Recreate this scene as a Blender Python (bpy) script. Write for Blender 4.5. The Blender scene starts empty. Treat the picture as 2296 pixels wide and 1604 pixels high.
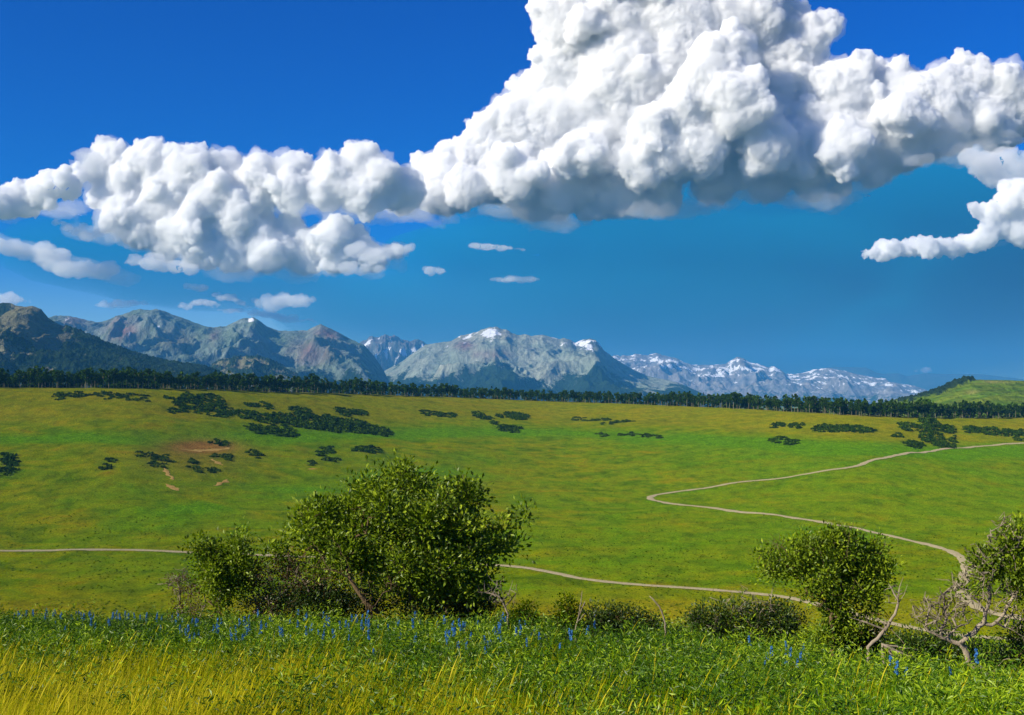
import bpy, math, random
import numpy as np
from math import radians, sin, cos, pi

rng = np.random.default_rng(7)
random.seed(7)
S = bpy.context.scene

# ------------------------------------------------------------------ camera
W_PX, H_PX, F_PX = 2296.0, 1604.0, 2771.0      # the photograph's pixel frame used for sighting
HORIZON = 905.0
PITCH = math.atan((HORIZON - H_PX / 2) / F_PX)
cam_d = bpy.data.cameras.new("camera")
cam_d.sensor_width = 36.0
cam_d.lens = 36.0 * F_PX / W_PX
cam_d.clip_start = 0.1
cam_d.clip_end = 200000.0
cam = bpy.data.objects.new("camera", cam_d)
S.collection.objects.link(cam)
cam.location = (0, 0, 0)
cam.rotation_euler = (pi / 2 + PITCH, 0, 0)
S.camera = cam

# ------------------------------------------------------------------ light
SUN = np.array([-0.79, -0.43, 0.50]); SUN /= np.linalg.norm(SUN)
SUN_EL = math.asin(SUN[2])
w = bpy.data.worlds.new("World"); S.world = w; w.use_nodes = True
nt = w.node_tree; nt.nodes.clear()
sky = nt.nodes.new("ShaderNodeTexSky"); sky.sky_type = 'NISHITA'; sky.sun_disc = False
sky.sun_elevation = SUN_EL; sky.sun_rotation = math.atan2(SUN[0], SUN[1])
sky.altitude = 2800; sky.air_density = 1.3; sky.dust_density = 0.3; sky.ozone_density = 4.0
hs = nt.nodes.new("ShaderNodeHueSaturation"); hs.inputs['Saturation'].default_value = 1.75; hs.inputs['Hue'].default_value = 0.53
hs.inputs['Value'].default_value = 1.0
bg = nt.nodes.new("ShaderNodeBackground"); bg.inputs['Strength'].default_value = 0.080
wo = nt.nodes.new("ShaderNodeOutputWorld")
nt.links.new(sky.outputs[0], hs.inputs['Color']); nt.links.new(hs.outputs[0], bg.inputs['Color'])
nt.links.new(bg.outputs[0], wo.inputs['Surface'])
sun_d = bpy.data.lights.new("sun", 'SUN'); sun_d.energy = 5.0; sun_d.angle = radians(0.53)
sun_d.color = (1.0, 0.93, 0.78)
sun = bpy.data.objects.new("sun", sun_d); S.collection.objects.link(sun)
from mathutils import Vector, Matrix
sun.rotation_euler = Vector(-SUN).to_track_quat('-Z', 'Y').to_euler()
S.view_settings.view_transform = 'Standard'; S.view_settings.look = 'None'
S.view_settings.exposure = 0.55; S.view_settings.gamma = 1.0
S.view_settings.use_curve_mapping = False
S.cycles.use_denoising = True
S.cycles.max_bounces = 22; S.cycles.diffuse_bounces = 3; S.cycles.glossy_bounces = 1
S.cycles.transmission_bounces = 3; S.cycles.transparent_max_bounces = 12; S.cycles.volume_bounces = 20
S.cycles.caustics_reflective = False; S.cycles.caustics_refractive = False

# ------------------------------------------------------------------ sighting helpers
CP, SP = cos(PITCH), sin(PITCH)
def etan(row):                       # z / y of a sight line through a photo row
    b = (H_PX / 2 - np.asarray(row, float)) / F_PX
    return (SP + b * CP) / (CP - b * SP)
def xtan(u, row):                    # x / y of a sight line
    b = (H_PX / 2 - np.asarray(row, float)) / F_PX
    return (np.asarray(u, float) - W_PX / 2) / F_PX / (CP - b * SP)
def at(u, row, y):                   # the point on that sight line at depth y
    return np.array([xtan(u, row) * y, y, etan(row) * y])
def project(x, y, z):                # back to photo pixels
    d = y * CP + z * SP
    return W_PX / 2 + F_PX * x / d, H_PX / 2 - F_PX * (z * CP - y * SP) / d

# ------------------------------------------------------------------ numpy noise
_perm = rng.permutation(4096)
_g2 = rng.uniform(0, 2 * pi, 4096); _gx, _gy = np.cos(_g2), np.sin(_g2)
_g3 = rng.normal(size=(4096, 3)); _g3 /= np.linalg.norm(_g3, axis=1)[:, None]
def _h(i, j, k=0):
    return _perm[(_perm[(_perm[i & 4095] + j) & 4095] + k) & 4095]
def noise2(x, y):
    x = np.asarray(x, float); y = np.asarray(y, float)
    i = np.floor(x).astype(int); j = np.floor(y).astype(int); fx = x - i; fy = y - j
    a = fx * fx * fx * (fx * (fx * 6 - 15) + 10); b = fy * fy * fy * (fy * (fy * 6 - 15) + 10)
    def g(di, dj):
        h = _h(i + di, j + dj); return _gx[h] * (fx - di) + _gy[h] * (fy - dj)
    n0 = g(0, 0) * (1 - a) + g(1, 0) * a; n1 = g(0, 1) * (1 - a) + g(1, 1) * a
    return (n0 * (1 - b) + n1 * b) * 1.5
def fbm(x, y, o=5, l=2.03, g=0.5):
    s = 0; a = 1; t = 0
    for k in range(o):
        s = s + a * noise2(x + 17.3 * k, y - 9.1 * k); t += a; a *= g; x = x * l; y = y * l
    return s / t
def ridged(x, y, o=5, l=2.07, g=0.5):
    s = 0; a = 1; t = 0; p = 1
    for k in range(o):
        n = 1 - np.abs(noise2(x + 31.7 * k, y + 5.3 * k)); n = n * n
        s = s + a * n * p; p = np.clip(n * 1.4, 0, 1); t += a; a *= g; x = x * l; y = y * l
    return s / t
def noise3(p):
    i = np.floor(p).astype(int); f = p - i; u = f * f * f * (f * (f * 6 - 15) + 10); r = 0
    for dx in (0, 1):
        for dy in (0, 1):
            for dz in (0, 1):
                h = _h(i[:, 0] + dx, i[:, 1] + dy, i[:, 2] + dz)
                d = f - np.array([dx, dy, dz])
                wt = (u[:, 0] if dx else 1 - u[:, 0]) * (u[:, 1] if dy else 1 - u[:, 1]) * (u[:, 2] if dz else 1 - u[:, 2])
                r = r + wt * (d * _g3[h]).sum(1)
    return r * 1.5
def sstep(a, b, x):
    t = np.clip((x - a) / (b - a), 0, 1); return t * t * (3 - 2 * t)
def smax(a, b, k):
    return 0.5 * (a + b + np.sqrt((a - b) ** 2 + k * k))
def softplus(x, k):
    return 0.5 * (x + np.sqrt(x * x + k * k))

# ------------------------------------------------------------------ object helpers
COL = S.collection
def mesh_np(name, v, f, mat=None, smooth=True, cols=None):
    """v (n,3); f (m,3|4) int array or list of such arrays; cols = {attr: (n,) or (n,3)}"""
    v = np.asarray(v, np.float32)
    fs = f if isinstance(f, list) else [f]
    fs = [np.asarray(q, np.int32) for q in fs if len(q)]
    me = bpy.data.meshes.new(name)
    me.vertices.add(len(v)); me.vertices.foreach_set("co", v.ravel())
    loops = np.concatenate([q.ravel() for q in fs])
    tot = np.concatenate([np.full(len(q), q.shape[1], np.int32) for q in fs])
    start = np.concatenate([[0], np.cumsum(tot)[:-1]]).astype(np.int32)
    me.loops.add(len(loops)); me.loops.foreach_set("vertex_index", loops.astype(np.int32))
    me.polygons.add(len(tot)); me.polygons.foreach_set("loop_start", start)
    me.polygons.foreach_set("use_smooth", np.full(len(tot), smooth, bool))
    for k, c in (cols or {}).items():
        c = np.asarray(c, np.float32)
        if c.ndim == 1:
            a = me.attributes.new(k, 'FLOAT', 'POINT'); a.data.foreach_set("value", c)
        else:
            a = me.attributes.new(k, 'FLOAT_COLOR', 'POINT')
            a.data.foreach_set("color", np.concatenate([c, np.ones((len(c), 1), np.float32)], 1).ravel())
    me.update(); me.validate()
    if mat: me.materials.append(mat)
    return me
def link(name, me, parent=None, loc=None):
    o = bpy.data.objects.new(name, me); COL.objects.link(o)
    if parent is not None: o.parent = parent
    if loc is not None: o.location = loc
    return o
def tag(o, label, cat, group=None):
    o["label"] = label; o["category"] = cat
    if group: o["group"] = group
    return o
def empty(name, loc):
    o = bpy.data.objects.new(name, None); COL.objects.link(o); o.location = loc; o.empty_display_size = 0.2
    return o
def structure(o): o["kind"] = "structure"; return o
def stuff(o): o["kind"] = "stuff"; return o

class NT:
    """tiny node-tree helper"""
    def __init__(s, name):
        s.m = bpy.data.materials.new(name); s.m.use_nodes = True; s.t = s.m.node_tree; s.t.nodes.clear()
        s.out = s.n("ShaderNodeOutputMaterial")
    def n(s, ty, **kw):
        x = s.t.nodes.new(ty)
        for k, v in kw.items(): setattr(x, k, v)
        return x
    def put(s, sock, v):
        if hasattr(v, "is_linked") or isinstance(v, bpy.types.NodeSocket): s.t.links.new(v, sock)
        else:
            if isinstance(v, (tuple, list)) and len(v) == 3 and sock.type == 'RGBA': v = (*v, 1)
            sock.default_value = v
    def attr(s, name, kind='Color'): return s.n("ShaderNodeAttribute", attribute_name=name).outputs[kind]
    def pos(s): return s.n("ShaderNodeNewGeometry").outputs['Position']
    def map(s, vec, scale):
        x = s.n("ShaderNodeMapping"); s.put(x.inputs['Vector'], vec); x.inputs['Scale'].default_value = scale
        return x.outputs[0]
    def noise(s, vec, scale, detail=4, rough=0.55, dist=0.0):
        x = s.n("ShaderNodeTexNoise"); s.put(x.inputs['Vector'], vec); x.inputs['Scale'].default_value = scale
        x.inputs['Detail'].default_value = detail; x.inputs['Roughness'].default_value = rough
        x.inputs['Distortion'].default_value = dist
        return x.outputs['Fac']
    def ramp(s, fac, stops, interp='LINEAR'):
        x = s.n("ShaderNodeValToRGB"); s.put(x.inputs['Fac'], fac); r = x.color_ramp; r.interpolation = interp
        while len(r.elements) < len(stops): r.elements.new(0.5)
        for e, (p, c) in zip(r.elements, stops):
            e.position = p; e.color = (*c, 1) if isinstance(c, tuple) else (c, c, c, 1)
        return x.outputs['Color']
    def mix(s, fac, a, b, mode='MIX'):
        x = s.n("ShaderNodeMix", data_type='RGBA', blend_type=mode)
        s.put(x.inputs[0], fac); s.put(x.inputs[6], a); s.put(x.inputs[7], b); return x.outputs[2]
    def math(s, op, a, b=0.0, clamp=False):
        x = s.n("ShaderNodeMath", operation=op); x.use_clamp = clamp
        s.put(x.inputs[0], a); s.put(x.inputs[1], b); return x.outputs[0]
    def bump(s, h, strength, dist):
        x = s.n("ShaderNodeBump"); s.put(x.inputs['Height'], h)
        x.inputs['Strength'].default_value = strength; x.inputs['Distance'].default_value = dist
        return x.outputs[0]
    def diffuse(s, col, normal=None, rough=0.5):
        x = s.n("ShaderNodeBsdfDiffuse"); s.put(x.inputs['Color'], col); x.inputs['Roughness'].default_value = rough
        if normal is not None: s.put(x.inputs['Normal'], normal)
        return x.outputs[0]
    def trans(s, col, normal=None):
        x = s.n("ShaderNodeBsdfTranslucent"); s.put(x.inputs['Color'], col)
        if normal is not None: s.put(x.inputs['Normal'], normal)
        return x.outputs[0]
    def glossy(s, col, rough):
        x = s.n("ShaderNodeBsdfGlossy"); s.put(x.inputs['Color'], col); x.inputs['Roughness'].default_value = rough
        return x.outputs[0]
    def mixs(s, fac, a, b):
        x = s.n("ShaderNodeMixShader"); s.put(x.inputs[0], fac); s.put(x.inputs[1], a); s.put(x.inputs[2], b)
        return x.outputs[0]
    def done(s, sh): s.t.links.new(sh, s.out.inputs['Surface']); return s.m

# ------------------------------------------------------------------ materials
def mat_meadow():
    t = NT("meadow"); p = t.pos()
    mask = t.attr("mask")
    sep = t.n("ShaderNodeSeparateColor"); t.put(sep.inputs[0], mask)
    green, dry, soil = sep.outputs[0], sep.outputs[1], sep.outputs[2]
    big = t.noise(t.map(p, (0.8, 1.0, 1)), 0.012, 6, 0.66, 1.2)
    mid = t.noise(p, 0.055, 5, 0.62, 0.6)
    fine = t.noise(p, 0.6, 4, 0.7)
    tuft = t.noise(t.map(p, (1, 0.45, 1)), 1.7, 3, 0.7)
    base = t.ramp(mid, [(0.30, (0.052, 0.098, 0.0)), (0.44, (0.105, 0.152, 0.0)), (0.56, (0.160, 0.180, 0.0)), (0.72, (0.205, 0.160, 0.001))])
    lush = t.ramp(fine, [(0.30, (0.036, 0.105, 0.0)), (0.55, (0.085, 0.195, 0.0)), (0.75, (0.170, 0.280, 0.001))])
    gfac = t.math('ADD', t.math('MULTIPLY', t.math('SUBTRACT', big, 0.47), 3.2), t.math('MULTIPLY', t.math('SUBTRACT', green, 0.22), 1.6))
    gfac = t.math('MULTIPLY', gfac, t.math('ADD', 0.35, mid), clamp=True)
    c = t.mix(gfac, base, lush)
    dryc = t.ramp(fine, [(0.3, (0.155, 0.135, 0.003)), (0.7, (0.260, 0.215, 0.005))])
    c = t.mix(t.math('MULTIPLY', dry, t.math('ADD', 0.25, mid), clamp=True), c, dryc)
    soilc = t.ramp(fine, [(0.3, (0.15, 0.070, 0.010)), (0.7, (0.27, 0.145, 0.03))])
    c = t.mix(t.math('MULTIPLY', soil, t.math('MULTIPLY', tuft, 1.7), clamp=True), c, soilc)
    pat = t.noise(t.map(p, (1, 0.5, 1)), 0.16, 4, 0.7)
    sp = t.mix(1.0, t.ramp(tuft, [(0.35, 0.58), (0.5, 0.98), (0.66, 1.36)]), t.ramp(pat, [(0.35, 0.74), (0.5, 1.0), (0.66, 1.16)]), 'MULTIPLY')
    c = t.mix(1.0, c, sp, 'MULTIPLY')
    hgt = t.math('ADD', t.math('MULTIPLY', tuft, 0.5), t.math('MULTIPLY', mid, 2.0))
    return t.done(t.diffuse(c, t.bump(hgt, 0.55, 1.0)))
def mat_soil(name, a, b, sc=0.8):
    t = NT(name); p = t.pos(); n = t.noise(p, sc, 5, 0.65)
    c = t.ramp(n, [(0.3, a), (0.7, b)])
    return t.done(t.diffuse(c, t.bump(n, 0.5, 0.3)))
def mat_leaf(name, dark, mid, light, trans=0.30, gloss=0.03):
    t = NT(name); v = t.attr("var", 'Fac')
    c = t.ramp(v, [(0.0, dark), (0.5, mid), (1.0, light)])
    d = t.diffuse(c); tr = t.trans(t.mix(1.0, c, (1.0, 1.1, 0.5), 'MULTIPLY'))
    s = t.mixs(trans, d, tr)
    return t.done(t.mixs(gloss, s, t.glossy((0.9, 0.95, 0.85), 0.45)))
def mat_bark(name, a, b, sc=14.0):
    t = NT(name); g = t.n("ShaderNodeTexCoord").outputs['Object']
    n = t.noise(t.map(g, (1, 1, 0.5)), sc, 5, 0.7); k = t.noise(g, 2.3, 3, 0.6)
    c = t.ramp(n, [(0.28, a), (0.72, b)])
    c = t.mix(1.0, c, t.ramp(k, [(0.3, 0.6), (0.7, 1.15)]), 'MULTIPLY')
    return t.done(t.diffuse(c, t.bump(n, 0.8, 0.03)))
def mat_mountain():
    t = NT("mountain_rock"); p = t.pos(); col = t.attr("col")
    snow = t.attr("snow", 'Fac'); wood = t.attr("wood", 'Fac')
    n1 = t.noise(p, 0.010, 7, 0.68, 0.5); n2 = t.noise(p, 0.05, 4, 0.7)
    streak = t.noise(t.map(p, (1.0, 0.5, 0.22)), 0.03, 5, 0.7, 0.4)
    c = t.mix(1.0, col, t.ramp(n1, [(0.30, 0.72), (0.70, 1.28)]), 'MULTIPLY')
    c = t.mix(1.0, c, t.ramp(streak, [(0.32, 0.62), (0.68, 1.28)]), 'MULTIPLY')
    wf = t.ramp(t.math('ADD', wood, t.math('MULTIPLY', t.math('SUBTRACT', n2, 0.5), 1.0)), [(0.42, 0.0), (0.56, 1.0)])
    c = t.mix(wf, c, t.ramp(n2, [(0.3, (0.010, 0.022, 0.010)), (0.7, (0.030, 0.055, 0.020))]))
    sf = t.ramp(t.math('ADD', snow, t.math('MULTIPLY', t.math('SUBTRACT', streak, 0.5), 0.9)), [(0.49, 0.0), (0.56, 1.0)])
    c = t.mix(sf, c, (0.86, 0.87, 0.86))
    hgt = t.math('ADD', t.math('MULTIPLY', n1, 1.0), t.math('MULTIPLY', streak, 0.7))
    return t.done(t.diffuse(c, t.bump(hgt, 0.9, 40.0)))
def mat_cloud(name, mfp, col=(0.9995, 0.9997, 0.9997), g=0.0):
    t = NT(name); p = t.n("ShaderNodeVolumePrincipled")
    p.inputs['Color'].default_value = (*col, 1); p.inputs['Density'].default_value = 1.0 / mfp
    p.inputs['Anisotropy'].default_value = g
    t.t.links.new(p.outputs[0], t.out.inputs['Volume'])
    return t.m

M = {}
M['meadow'] = mat_meadow()
M['road'] = mat_soil("road_gravel", (0.24, 0.20, 0.10), (0.40, 0.34, 0.20), 1.1)
M['scar'] = mat_soil("bare_clay", (0.26, 0.15, 0.03), (0.45, 0.30, 0.09), 0.5)
M['mountain'] = mat_mountain()
M['cloud'] = mat_cloud("cloud_body", 58.0)
M['cloud_thin'] = mat_cloud("cloud_thin", 260.0)
M['cloud_fringe'] = mat_cloud("cloud_fringe", 420.0)
M['cloud_veil'] = mat_cloud("cloud_veil", 1100.0)
M['storm'] = mat_cloud("storm_cloud", 2700.0, (0.0, 0.37, 0.62))  # blue of the shaded storm base is put into the volume colour
M['oak_leaf'] = mat_leaf("oak_leaf", (0.045, 0.085, 0.003), (0.175, 0.255, 0.007), (0.400, 0.490, 0.020), 0.28, 0.02)
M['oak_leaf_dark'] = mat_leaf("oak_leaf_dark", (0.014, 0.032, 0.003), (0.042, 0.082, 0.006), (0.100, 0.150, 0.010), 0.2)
M['dry_leaf'] = mat_leaf("dry_leaf", (0.050, 0.028, 0.008), (0.130, 0.070, 0.016), (0.200, 0.130, 0.030), 0.2)
M['thicket'] = mat_leaf("thicket_leaf", (0.008, 0.026, 0.001), (0.030, 0.068, 0.001), (0.085, 0.140, 0.003), 0.15, 0.0)
M['thicket_pale'] = mat_leaf("thicket_leaf_pale", (0.020, 0.042, 0.004), (0.040, 0.075, 0.006), (0.070, 0.110, 0.008), 0.15, 0.0)
M['aspen_leaf'] = mat_leaf("aspen_leaf", (0.012, 0.034, 0.001), (0.032, 0.076, 0.002), (0.070, 0.130, 0.003), 0.2, 0.0)
M['aspen_bark'] = mat_bark("aspen_bark", (0.15, 0.13, 0.06), (0.36, 0.33, 0.20), 1.5)
M['bark'] = mat_bark("oak_bark", (0.075, 0.048, 0.024), (0.23, 0.165, 0.085))
M['dead'] = mat_bark("dead_wood", (0.20, 0.15, 0.10), (0.46, 0.39, 0.28))
M['dry_grass'] = mat_leaf("dry_grass_blade", (0.22, 0.24, 0.004), (0.50, 0.44, 0.012), (0.74, 0.62, 0.05), 0.35, 0.0)
M['green_grass'] = mat_leaf("green_grass_blade", (0.055, 0.140, 0.003), (0.15, 0.30, 0.005), (0.36, 0.50, 0.010), 0.35, 0.0)
M['herb'] = mat_leaf("herb_leaf", (0.012, 0.048, 0.003), (0.085, 0.190, 0.006), (0.40, 0.52, 0.016), 0.3, 0.02)
M['lupine'] = mat_leaf("lupine_flower", (0.02, 0.09, 0.30), (0.05, 0.20, 0.52), (0.20, 0.45, 0.80), 0.3, 0.0)
M['stem'] = mat_leaf("green_stem", (0.05, 0.10, 0.01), (0.08, 0.16, 0.01), (0.12, 0.22, 0.02), 0.1, 0.0)

# ------------------------------------------------------------------ terrain
EDGE_U = [-900, 0, 300, 600, 1000, 1148, 1300, 1500, 1700, 1900, 2100, 2296, 3200]
EDGE_Y = [880, 900, 920, 1040, 1270, 1340, 1350, 1260, 1150, 1010, 1060, 1150, 1200]
EDGE_R = [868, 868, 868, 877, 889, 896, 901, 908, 917, 932, 938, 937, 935]
def smooth_interp(x, xs, ys):
    return (np.interp(x - 110, xs, ys) + np.interp(x, xs, ys) * 2 + np.interp(x + 110, xs, ys)) / 4
SH_T = np.array([0, .12, .25, .38, .5, .62, .70, .80, .9, 1.0])
SH_V = np.array([0, .025, .075, .18, .33, .49, .57, .70, .86, 1.0])
def edge_y(u): return smooth_interp(u, EDGE_U, EDGE_Y)
def slope_t(x, y):
    u = W_PX / 2 + F_PX * x / np.maximum(y, 60); ye = edge_y(u)
    return (y - 400) / (ye - 400), u, ye
def ground(x, y):
    x = np.asarray(x, float); y = np.asarray(y, float)
    # the knoll the camera stands on
    uf = x / np.maximum(y, 18)
    lat = 0.035 * softplus(x - 1.0, 3.0) * np.exp(-np.maximum(y - 60, 0) / 60)
    near = -softplus(-0.55 + 0.141 * y, 0.9) - 1.6
    yc = 31 - 7 * sstep(0.02, 0.36, uf) + 1.5 * noise2(x * 0.13, y * 0.0)
    hill = near - lat - 0.12 * softplus(y - yc, 5.0)
    bumps = 0.13 * fbm(x * 0.35, y * 0.35, 3) + 0.25 * noise2(x * 0.09 + 3, y * 0.09)
    hill = hill + bumps * np.exp(-y / 120) * sstep(0, 8, y)
    # the valley and the slope behind it
    t, u, ye = slope_t(x, y)
    ze = ye * etan(smooth_interp(u, EDGE_U, EDGE_R))
    v = np.interp(t, SH_T, SH_V)
    v = (np.interp(t - .035, SH_T, SH_V) + np.interp(t + .035, SH_T, SH_V) + v) / 3
    val = -61.5 + (ze + 61.5) * v
    back = np.maximum(y - ye, 0)
    val = val - 0.012 * back
    amp = sstep(380, 560, y)
    val = val + amp * (3.6 * fbm(x / 170, y / 170 + 4, 4) + 0.7 * fbm(x / 30, y / 30, 3) + 1.5 * (ridged(x / 130 + 2, y / 210 + 7, 3) - .5)) * (0.35 + 0.65 * sstep(0, .15, 1 - t))
    # bowl of the slumped bank on the left
    val = val - 3.5 * np.exp(-(((x + 185) / 45) ** 2 + ((y - 770) / 40) ** 2))
    return smax(hill, val, 3.0)
def hit(u, row, y0=285.0, y1=1700.0):     # where a sight line meets the valley slope
    u = float(u); ys = np.linspace(y0, y1, 5000)
    d = ground(xtan(u, row) * ys, ys) - etan(row) * ys
    k = np.argmax(d > 0) if (d > 0).any() else len(ys) - 1
    y = ys[k]; x = float(xtan(u, row)) * y
    return np.array([x, y, float(ground(x, y))])

def build_ground():
    ys = np.concatenate([np.linspace(-30, 4, 10), np.geomspace(4.6, 300, 120), np.geomspace(305, 1500, 210), np.geomspace(1530, 23000, 30)])
    sp = np.linspace(-1, 1, 281); sp = sp * (0.62 + 0.38 * sp ** 2) * 1.05
    Y, Q = np.meshgrid(ys, sp, indexing='ij'); X = Q * (Y + 42)
    far = sstep(1600, 4000, Y)
    Z = ground(X, np.minimum(Y, 2500)) * (1 - far) + (-30) * far
    t, u, ye = slope_t(X, Y)
    pu, pr = project(X, np.maximum(Y, 4), Z)
    n1 = fbm(X / 60, Y / 60, 4)
    band = np.exp(-((t - 0.665 - 0.05 * fbm(X / 240, Y / 240, 2) - 0.02) / 0.05) ** 2)
    right = sstep(1300, 2000, pu) * sstep(1250, 1000, pr) * sstep(960, 1010, pr)
    strip = np.exp(-((pr - (1130 - 0.16 * (pu - 500)) - 22 * n1) / 26) ** 2) * sstep(100, 500, pu) * sstep(1250, 900, pu)
    green = np.clip(0.22 + 0.75 * band + 0.4 * right + 0.5 * strip + 0.15 * sstep(0.5, 0.2, t) * sstep(900, 1300, pu), 0, 1)
    dry = np.clip(0.75 * sstep(0.74, 0.82, t) * sstep(1.3, 1.05, t) - 0.1 + 0.35 * n1, 0, 1)
    dry = np.maximum(dry, 0.95 * sstep(1285, 1310, pr) * sstep(420, 360, Y) * sstep(280, 300, Y) * sstep(-.25, .3, n1 + 0.2))
    soil = 1.3 * np.exp(-(((pu - 455) / 80) ** 2 + ((pr - 1002) / 15) ** 2)) + 0.45 * np.exp(-(((pu - 430) / 130) ** 2 + ((pr - 1030) / 40) ** 2))
    dry = np.where(Y < 270, 0.2, dry); green = np.where(Y < 270, 0.3, green); soil = np.where(Y < 270, 0.0, soil)
    n, m = X.shape; idx = np.arange(n * m).reshape(n, m)
    f = np.stack([idx[:-1, :-1], idx[:-1, 1:], idx[1:, 1:], idx[1:, :-1]], -1).reshape(-1, 4)
    v = np.stack([X, Y, Z], -1).reshape(-1, 3)
    me = mesh_np("ground", v, f, M['meadow'], True, {"mask": np.stack([green, dry, soil], -1).reshape(-1, 3)})
    structure(link("ground", me))
build_ground()

def ribbon(name, pix, width, mat, lift=0.34, y0=285.0, seed=0, ragged=False):
    pts = np.array([hit(u, r, y0) for u, r in pix])
    seg = np.linalg.norm(np.diff(pts, axis=0), axis=1); s = np.concatenate([[0], np.cumsum(seg)])
    n = max(12, int(s[-1] / 2.2)); q = np.linspace(0, s[-1], n)
    P = np.stack([np.interp(q, s, pts[:, k]) for k in range(2)], -1)
    for _ in range(5): P[1:-1] = (P[:-2] + 2 * P[1:-1] + P[2:]) / 4
    T = np.gradient(P, axis=0); T /= np.linalg.norm(T, axis=1)[:, None] + 1e-9; N = np.stack([-T[:, 1], T[:, 0]], -1)
    wv = width * (0.5 + 0.16 * noise2(q / 9 + seed, q * 0))[:, None]
    if ragged: wv = wv * (np.sin(np.linspace(0.04, pi - 0.04, n)) ** .6 * (1.0 + 1.1 * noise2(q / 4.5 + seed * 3, q * 0)))[:, None].clip(.12, 3); P = P + N * (1.6 * noise2(q / 6.0, q * 0 + seed))[:, None]
    K = 6; rows = []
    for k in range(K):
        a = (k / (K - 1) * 2 - 1); e = 0.8 * noise2(q / 2.5 + k * 7, q * 0 + seed)[:, None] * (abs(a) > .9)
        xy = P + N * (wv * a + e); z = ground(xy[:, 0], xy[:, 1]) + lift * (1 - 0.5 * abs(a) ** 4)
        rows.append(np.column_stack([xy, z]))
    V = np.stack(rows, 1); idx = np.arange(n * K).reshape(n, K)
    f = np.stack([idx[:-1, :-1], idx[1:, :-1], idx[1:, 1:], idx[:-1, 1:]], -1).reshape(-1, 4)
    return structure(link(name, mesh_np(name, V.reshape(-1, 3), f, mat)))
ROAD_UP = [(2330, 991), (2296, 994), (2200, 1001), (2100, 1010), (2000, 1024), (1962, 1031), (1945, 1036), (1928, 1044), (1900, 1050), (1800, 1065),
           (1700, 1078), (1600, 1092), (1537, 1101), (1490, 1107), (1464, 1112), (1455, 1117), (1462, 1122), (1490, 1128), (1537, 1134), (1600, 1140),
           (1700, 1152), (1790, 1164), (1850, 1173), (1930, 1187), (2000, 1203), (2080, 1222), (2130, 1236), (2158, 1252), (2170, 1275), (2160, 1300),
           (2152, 1325), (2165, 1347), (2200, 1368), (2260, 1385), (2330, 1395)]
ROAD_LOW = [(-60, 1236), (0, 1236), (150, 1234), (250, 1234), (350, 1236), (430, 1240), (600, 1246), (800, 1255), (1000, 1262), (1100, 1268), (1150, 1271),
            (1200, 1277), (1250, 1287), (1290, 1297), (1350, 1305), (1450, 1314), (1550, 1320), (1650, 1328), (1750, 1338), (1810, 1350), (1900, 1375),
            (2000, 1400), (2100, 1420), (2190, 1430), (2296, 1436), (2340, 1437)]
ribbon("dirt_road", ROAD_UP, 4.0, M['road'], seed=3)
ribbon("dirt_road", ROAD_LOW, 3.8, M['road'], seed=11)
for k, (pl, wd) in enumerate([([(405, 1008), (440, 1011), (480, 1010), (515, 1005)], 5.0), ([(372, 1086), (384, 1092), (398, 1101)], 4.5),
                              ([(368, 1050), (376, 1062), (388, 1077)], 2.6), ([(476, 1030), (486, 1038), (500, 1044)], 3.0),
                              ([(478, 1090), (494, 1086), (510, 1076)], 2.6), ([(690, 1052), (710, 1053)], 2.5),
                              ([(1888, 927), (1900, 931), (1930, 934)], 3.0)]):
    ribbon("bare_soil", pl, wd, M['scar'], lift=0.2, y0=450, seed=20 + k, ragged=True)

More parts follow.
